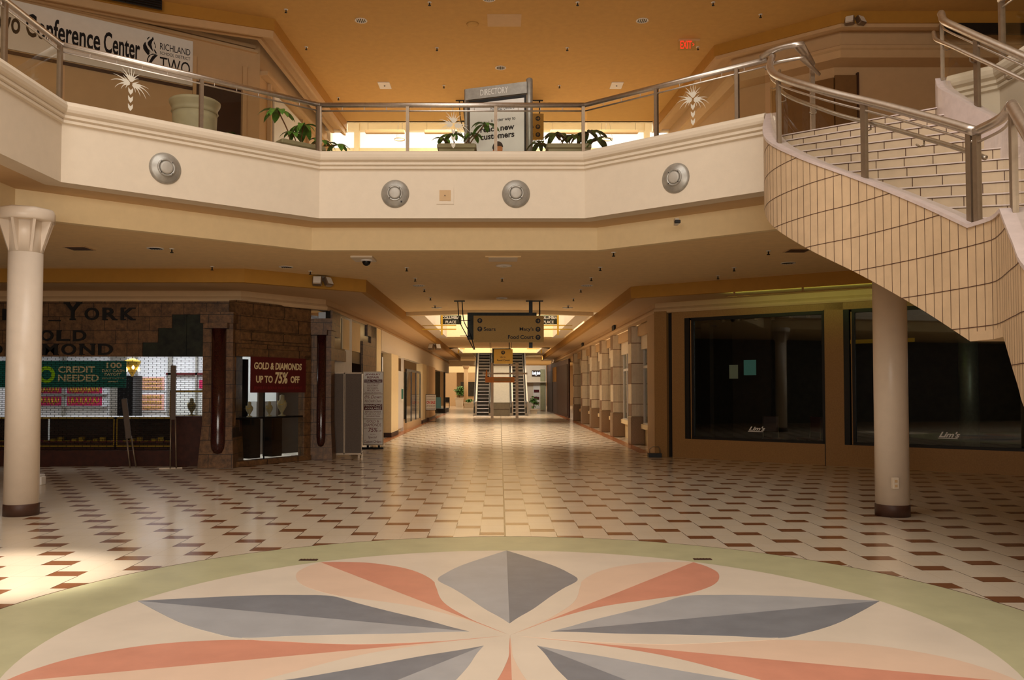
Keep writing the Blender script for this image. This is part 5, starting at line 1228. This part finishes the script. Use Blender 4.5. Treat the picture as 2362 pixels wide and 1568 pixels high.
# well signs on yellow brackets
def wellsign(y, x0, x1, z0, z1, xb, lb, st):
    pl = PL((x0, y), (x1, y)); t = thing('bracket_sign', lb, 'sign', ((x0+x1)/2, y, z0), group='dark green signs on yellow brackets in the light well')
    mb = MB(); pbox(mb, pl, 0, pl.L, -.05, 0, z0, z1); obj('board', mb, 'gstone', t)
    for i, s_ in enumerate(st): h = (z1-z0)/len(st); text('lettering', s_, pl, pl.L*(.08 if i == 0 else .25), pl.L*(.92 if i == 0 else .75), z1-h*(i+1)+.03, z1-h*i-.03, .0, 'paper', t, bold=.02)
    mb = MB(); mb.box(xb-.035, xb+.035, y-.1, y-.03, z0-.42, z1+1.0); 
    for z_ in (z0-.05, z0-.2): mb.box(xb-.75, xb+.55, y-.09, y-.04, z_-.02, z_+.02)
    obj('bracket', mb, 'gold', t)
wellsign(33, 1.46, 2.26, 4.18, 4.52, 2.22, 'dark green sign on a yellow bracket high in the light well, right side', ['COLUMBIA', 'PLACE'])
wellsign(33, -2.28, -1.48, 4.18, 4.52, -2.22, 'dark green sign on a yellow bracket high in the light well, left side', ['COLUMBIA', 'PLACE'])
for y, x, lb in ((54, -2.6, 'yellow rail bracket in the far light well, left side'), (54, 2.6, 'yellow rail bracket in the far light well, right side')):
    mb = MB(); mb.box(x-.04, x+.04, y-.05, y, 3.95, 4.9); mb.box(x-.9, x+.4, y-.04, y, 4.2, 4.24); mb.box(x-.9, x+.4, y-.04, y, 4.38, 4.42); single('wall_bracket', mb, 'gold', lb, 'bracket', 'yellow brackets in the far well')
# fixtures under the clerestory
for x0, x1, lb in ((-5.35, -3.78, 'long horizontal pendant lamp in front of the bright glazing, leftmost'), (-3.0, -1.7, 'long horizontal pendant lamp in front of the bright glazing, behind the left palm etching'), (2.0, 3.4, 'long horizontal pendant lamp in front of the bright glazing, right of the middle'), (3.95, 5.5, 'long horizontal pendant lamp in front of the bright glazing, rightmost')):
    t = thing('linear_pendant', lb, 'pendant light', ((x0+x1)/2, 34, 11.9), group='long pendants before the clerestory'); obj('housing', MB().box(x0, x1, 33.9, 34.1, 11.85, 11.98, bev=.02), 'tan', t); mb = MB()
    for x in (x0+.1, x1-.1): mb.tube([(x, 34, 11.98), (x, 34, 15)], .008, 6)
    obj('cables', mb, 'steelm', t)
for x, y, lb in ((-4.1, 35, 'thin ring pendant lamp in front of the bright glazing, left'), (4.4, 35, 'thin ring pendant lamp in front of the bright glazing, right')):
    t = thing('ring_pendant', lb, 'pendant light', (x, y, 11.9), group='ring pendants before the clerestory'); obj('ring', MB().lathe([(.20, 0), (.22, -.01), (.22, .03), (.20, .03), (.20, 0)], n=28, cap=False), 'tan', t, True); mb = MB()
    for a in (0, 2.1, 4.2): mb.tube([(.21*math.cos(a), .21*math.sin(a), .03), (0, 0, 1.2)], .005, 5)
    mb.tube([(0, 0, 1.2), (0, 0, 3.1)], .006, 5); obj('cables', mb, 'steelm', t, True)
# ---------------------------------------------------------------- left side of the corridor
mb = MB(); mb.box(-4.1, -3.88, 28.3, 50, 2.95, 3.64); mb.box(-4.1, -3.9, 50, 66, 2.9, 4.1); struct('wall_left_corridor', mb, 'cream')
mb = MB(); mb.box(-4.25, -4.15, 28.3, 30.4, 0, 2.95); struct('door_4', mb, 'black')
def cpier(y0, y1, lb, m='yel', xx=-3.82):
    t = thing('wall_pier', lb, 'pier', (xx, y0, 0), group='plain piers on the left of the corridor'); obj('shaft', MB().box(-.3, 0, 0, y1-y0, .16, 2.95), m, t, True); obj('base', MB().box(-.31, .012, -.012, y1-y0, 0, .16), 'base', t, True)
cpier(30.4, 32.5, 'warm cream pier right after the black door on the left of the corridor'); cpier(42.6, 45, 'tan pier beyond the white shop bay on the left of the corridor'); cpier(46.5, 51, 'brownish pier at the far end of the left shops, behind the small sale sign', 'tan')
mb = MB(); mb.box(-5.6, -5.5, 32.5, 43, 0, 3.2); struct('wall_left_shop_bay', mb, 'white')
mb = MB(); mb.box(-3.97, -3.92, 32.55, 35, .15, 2.4); mb.box(-4.0, -3.9, 34.9, 35, 0, 2.95); struct('wall_white_panel', mb, 'white')
sv = thing('show_window', 'glazed shop bay with a pale base on the left of the corridor', 'shop window', (-3.9, 36, 0))
obj('base', MB().box(-4.6, -3.85, 36, 42.4, 0, .28), 'tan', sv); obj('glass', MB().box(-3.92, -3.91, 36, 42.4, .28, 2.5), 'glass', sv)
g = MB()
for y in (36, 38.1, 40.2, 42.3): g.box(-3.94, -3.89, y, y+.05, .28, 2.5)
g.box(-3.94, -3.89, 36, 42.35, 2.45, 2.55); obj('frame', g, 'dglossy', sv); obj('back_panel', MB().box(-4.6, -4.5, 36.2, 42, .28, 2.5), 'gstone', sv)
t = thing('poster', 'small teal and white poster on the white shop bay', 'poster', (-3.9, 34.2, 1.3)); obj('sheet', MB().box(-3.915, -3.905, 34.2, 34.9, 1.2, 1.75), 'paper', t); obj('picture', MB().box(-3.905, -3.9, 34.25, 34.85, 1.3, 1.7), 'teal', t)
# sale easel
oe = thing('easel_sign', 'white sale sign with red lettering in a thin black floor frame, left of the corridor', 'sign', (-3.45, 44.4, 0))
PE = PL((-3.82, 44.4), (-3.27, 44.4)); f_ = MB()
for s_ in (0, PE.L-.02): pbox(f_, PE, s_, s_+.02, -.02, 0, 0, 1.42)
pbox(f_, PE, 0, PE.L, -.02, 0, .02, .05); pbox(f_, PE, 0, PE.L, -.02, 0, .60, .63); pbox(f_, PE, 0, PE.L, -.02, 0, 1.40, 1.43); obj('frame', f_, 'black', oe)
mb = MB(); pbox(mb, PE, .02, PE.L-.02, -.012, -.004, .63, 1.40); pc = obj('card', mb, 'paper', oe)
for s_, z0, z1, m_, bo in (('OUR ENTIRE STOCK', 1.28, 1.34, 'redink', 0), ('OF FINE JEWELRY IS', 1.14, 1.19, 'redink', 0), ('ON SALE', .94, 1.09, 'red', .03), ('UP TO 75% OFF', .79, .87, 'redink', .0), ('SEE STORE FOR DETAILS', .67, .71, 'redink', 0)): text('lettering', s_, PE, .05, PE.L-.05, z0, z1, -.004, m_, pc, bold=bo, depth=.002)
# black glazed shop further on
bs = thing('black_shopfront', 'black-framed glazed shopfront at the far left, behind the sale sign', 'shopfront', (-5, 62, 0)); g = MB()
g.box(-6.2, -4.0, 62, 62.2, 3.0, 3.5); g.box(-6.2, -3.9, 61.7, 66, 0, .28)
for x in (-6.2, -4.9, -4.05): g.box(x, x+.13, 62, 62.2, 0, 3.1)
obj('frame', g, 'black', bs); obj('glass', MB().box(-6.1, -4.0, 62.1, 62.11, .28, 3.0), 'glass', bs); obj('lit_backdrop', MB().box(-4.8, -4.3, 63, 63.1, .3, 1.1), 'cyan', bs)
obj('grey_backdrop', MB().box(-6.1, -4.4, 63.5, 63.6, .3, 3.0), 'gstone', bs)
# ---------------------------------------------------------------- far end
mb = MB()
mb.box(-12, -1.95, 58.9, 92, C1, C1+.1); mb.box(1.95, 12, 58.9, 92, C1, C1+.1); mb.box(-1.95, 1.95, 70, 92, C1, C1+.1); struct('ceiling_far', mb, 'ceil')
mb = MB(); mb.box(-12, 12, 91, 91.2, 0, 9); struct('wall_far_end', mb, 'tan')
mb = MB(); mb.box(-12.2, -12, 50, 91, 0, 9); mb.box(12, 12.2, 50, 91, 0, 9); mb.box(-12, -4.1, 50.9, 51, 0, 4.1); struct('wall_far_sides', mb, 'tan')
mb = MB(); mb.box(-9.2, 9.2, 41.7, 41.9, 9.6, 15.2); struct('wall_clerestory_back', mb, 'cream')
mb = MB(); mb.box(-5, 5, 50.9, 51.1, 5.75, 11); mb.box(-5, 5, 59, 59.2, 5.75, 11); struct('wall_far_well_upper', mb, 'cream')
for nm, x in (('wall_upper_far_corridor_left', -5.2), ('wall_upper_far_corridor_right', 5)): struct(nm, MB().box(x, x+.2, 41.7, 60, F2, 14.5), 'cream')
mb = MB(); mb.box(-9.2, 9.2, 42, 72, 14.6, 14.8); struct('ceiling_far_upper', mb, 'white')
mb = MB(); mb.box(-4.2, -1.9, 70, 70.3, 3.6, 4.0); mb.box(-5, -2.2, 84, 84.2, 3.3, 3.9); struct('trim_far_beam', mb, 'yel')
mb = MB(); mb.box(-5.6, -4.3, 86, 86.2, 0, 3.6); mb.box(-3.3, -1.6, 86, 86.2, 0, 3.6); struct('wall_far_shop', mb, 'tan')
mb = MB(); mb.box(-3.9, -1.9, 85.8, 86, 1.0, 2.4); struct('window_8', mb, 'dark')
t = thing('round_column', 'slim round column at the far end, left of the escalators', 'column', (-3.1, 79, 0)); obj('shaft', MB().lathe([(.2, 0), (.2, 3.6)], n=20), 'tan', t, True); obj('capital', MB().lathe([(.2, 3.5), (.36, 3.9), (.4, 4.12)], n=20), 'tan', t, True)
def farpot(loc, w_, h, lb, plb, crown, seed, tree=True):
    t = thing('square_planter', lb, 'planter', loc, 0, 'square cream planters at the far end'); obj('body', MB().add([(-w_*.42, -w_*.42, 0), (w_*.42, -w_*.42, 0), (w_*.42, w_*.42, 0), (-w_*.42, w_*.42, 0), (-w_/2, -w_/2, h), (w_/2, -w_/2, h), (w_/2, w_/2, h), (-w_/2, w_/2, h)], [(3, 2, 1, 0), (4, 5, 6, 7), (0, 1, 5, 4), (1, 2, 6, 5), (2, 3, 7, 6), (3, 0, 4, 7)]), 'cream', t, True)
    obj('rim', MB().box(-w_*.55, w_*.55, -w_*.55, w_*.55, h, h+.08), 'cream', t, True)
    p = thing('potted_plant', plb, 'plant', (loc[0], loc[1], h+.08), 0, 'green plants at the far end'); rnd = random.Random(seed); mb = MB()
    for i in range(crown[0]): c = Vector((rnd.gauss(0, 1), rnd.gauss(0, 1), rnd.gauss(0, 1))).normalized()*rnd.random()**.4; c = Vector((c.x*crown[1], c.y*crown[1], crown[2]+c.z*crown[3])); rosette(mb, c, 6, .26, .06, rnd)
    obj('foliage', mb, 'leaf', p, True); obj('stem', MB().tube([(0, 0, 0), (.03, 0, crown[2]*.6), (0, .02, crown[2])], .03, 8), 'stem', p, True)
farpot((-3.75, 80, 0), .72, .82, 'tall square cream planter beside the far slim column', 'round leafy small tree in the tall square planter, far left', (46, .45, .62, .55), 4)
farpot((-2.75, 77, 0), .85, .42, 'low square cream planter right of the tall one, far left', 'low green plant in the low square planter, far left', (14, .3, .2, .14), 6)
farpot((2.35, 60, 0), .5, .25, 'small planter beside the right escalator foot', 'thin green plant beside the right escalator foot', (16, .25, .5, .4), 9)
t = thing('far_seat', 'small dark chair far away left of the planters', 'chair', (-4.75, 78, 0)); obj('seat', MB().box(-.22, .22, -.2, .2, .42, .48), 'black', t, True); obj('backrest', MB().box(-.2, .2, .18, .22, .5, .95), 'black', t, True)
for x in (-.18, .18):
    for y in (-.16, .18): obj('leg', MB().tube([(x, y, 0), (x, y, .43)], .02, 6), 'black', t, True)
# escalators
M['balu'] = mat('pale_grey_balustrade', (176, 168, 158), .4, .1)
M['stepd'] = mat('dark_grey_ribbed_steps', (56, 52, 48), .5, .2)
def escalator(x0, x1, lb):
    Y0 = 54.2; t = thing('escalator', lb, 'escalator', ((x0+x1)/2, Y0, 0), group='grey escalators at the end of the corridor')
    n = 24; rise = .22; run = .381; mb = MB()
    for i in range(n):
        y = Y0+.5+i*run; z = .02+i*rise; mb.box(x0+.2, x1-.2, y, y+run+.02, z-.1, z+rise)
    obj('steps', mb, 'stepd', t, label='grey ribbed escalator steps'); e = MB()
    for i in range(n):
        y = Y0+.5+i*run; z = .02+i*rise; e.box(x0+.2, x1-.2, y-.012, y+.02, z+rise-.03, z+rise+.004)
    obj('step_edges', e, 'steel', t); obj('comb_plate', MB().box(x0+.05, x1-.05, Y0-.3, Y0+.5, 0, .025), 'steel', t)
    k = rise/run; H = n*rise
    for x in (x0, x1-.2):
        mb = MB(); BW = .12; mb.add([(x, Y0-.1, 0), (x+.2, Y0-.1, 0), (x+.2, Y0-.1, .9), (x, Y0-.1, .9), (x, Y0+.7, 0), (x+.2, Y0+.7, 0), (x+.2, Y0+.7, .95), (x, Y0+.7, .95), (x, Y0+.7+n*run, H-.3), (x+.2, Y0+.7+n*run, H-.3), (x+.2, Y0+.7+n*run, H+.95), (x, Y0+.7+n*run, H+.95)],
            [(0, 1, 2, 3), (0, 4, 5, 1), (3, 2, 6, 7), (0, 3, 7, 4), (1, 5, 6, 2), (4, 8, 9, 5), (7, 6, 10, 11), (4, 7, 11, 8), (5, 9, 10, 6), (8, 11, 10, 9)]); b_ = obj('balustrade', mb, 'balu', t)
        obj('hand_belt', MB().tube([(x+.06, Y0-.1, .2), (x+.06, Y0-.22, .5), (x+.06, Y0-.15, .88), (x+.06, Y0+.1, .96), (x+.06, Y0+.7, 1.0), (x+.06, Y0+.7+n*run, H+1.0)], .045, 8), 'rubber', b_)
    return t
escalator(-1.66, -.5, 'left grey escalator at the end of the corridor'); escalator(.64, 1.78, 'right grey escalator at the end of the corridor')
cs = thing('center_slope', 'pale brushed metal slope between the two escalators', 'panel', (.05, 54.3, 0)); mb = MB(); mb.add([(-.5, 54.3, 0), (.62, 54.3, 0), (.62, 54.3, .85), (-.5, 54.3, .85), (-.5, 64, 0), (.62, 64, 0), (.62, 64, 6.2), (-.5, 64, 6.2)], [(0, 1, 2, 3), (0, 4, 5, 1), (3, 2, 6, 7), (0, 3, 7, 4), (1, 5, 6, 2), (4, 7, 6, 5)]); obj('panel', mb, mat('pale_laminate_slope', (118, 112, 100), .6, 0), cs)
obj('seam', MB().box(-.5, .62, 54.29, 54.3, .42, .44), 'base', cs)
# timber and steel frame standing before the escalators
mf = thing('metal_frame', 'pale metal frame with an orange board standing in front of the escalators', 'frame', (0, 50.5, 0))
for x in (-.45, 1.0): obj('post', MB().box(x-.08, x+.08, 50.4, 50.56, 0, 3.25), 'white', mf)
for z, x0, x1 in ((3.1, -.5, 1.1), (2.6, -1.0, 1.6), (2.3, -.4, 1.1)): obj('crossbar', MB().box(x0, x1, 50.34, 50.4, z-.05, z+.05), 'white', mf)
ob = obj('orange_board', MB().box(-.85, .85, 50.28, 50.33, 2.08, 2.4), 'orange', mf); obj('white_panel', MB().box(-.35, .65, 50.26, 50.28, 2.16, 2.34), 'tan', ob); obj('knob', MB().lathe([(.06, 2.4), (.05, 2.62), (.03, 2.8)], (-.78, 50.3, 0), 10), 'orange', mf)
# far right shops
rs = thing('lit_shopfront', 'bright cream shopfront with a dark sign, right of the escalators', 'shopfront', (2.9, 66, 0))
obj('front', MB().box(2.0, 3.55, 66, 66.2, 0, 3.5), 'cream', rs); PR_ = PL((2.1, 66), (3.5, 66)); mb = MB(); pbox(mb, PR_, .35, 1.02, 0, .05, 2.66, 3.12); sgn = obj('sign_panel', mb, 'brownd', rs)
text('lettering', 'Lady Jade', PR_, .38, .98, 2.74, 3.04, .05, 'lamp', sgn, bold=.02, shear=.2)
for z0, z1, m_ in ((.2, 2.2, 'paper'),): mb = MB(); pbox(mb, PR_, .45, .95, 0, .03, z0, z1); obj('doorway', mb, m_, rs)
for z0, z1 in ((1.45, 1.65), (.9, 1.1), (.55, .7)): mb = MB(); pbox(mb, PR_, .5, .9, .03, .06, z0, z1); obj('shelf', mb, 'maroon', rs)
obj('canopy', MB().box(2.0, 3.55, 65.6, 66, 2.2, 2.26), 'cream', rs); obj('green_panel', MB().box(3.1, 3.45, 65.9, 66, .1, 3.2), mat('sage_green_panel', (160, 156, 120), .4), rs)
bf = thing('brown_shopfront', 'closed dark brown shopfront at the far right of the corridor', 'shopfront', (4, 52, 0)); mb = MB(); BP = PL((3.6, 66), (4.05, 51)); pbox(mb, BP, 0, BP.L, -.1, 0, 0, 3.5); obj('wall', mb, 'wood', bf)
mb = MB(); pbox(mb, BP, 1.5, 5, 0, .03, .1, 3.0); obj('shutter', mb, 'brownd', bf); mb = MB(); pbox(mb, BP, 8, 14.5, 0, .03, .1, 3.2); obj('shutter', mb, 'brownd', bf); mb = MB(); pbox(mb, BP, 5.2, 7.6, 0, .04, 2.2, 3.2); obj('fascia_panel', mb, 'ochre', bf)

M['terra'] = mat('terracotta_border_tile', (168, 104, 66), .25, var=.08)
for nm, a, b_ in (('trim_floor_border_left', -3.95, -3.62), ('trim_floor_border_right', 3.72, 4.02)):
    struct(nm, MB().box(a, b_, 23.0 if a > 0 else 27.4, 60, 0, .003), 'terra')
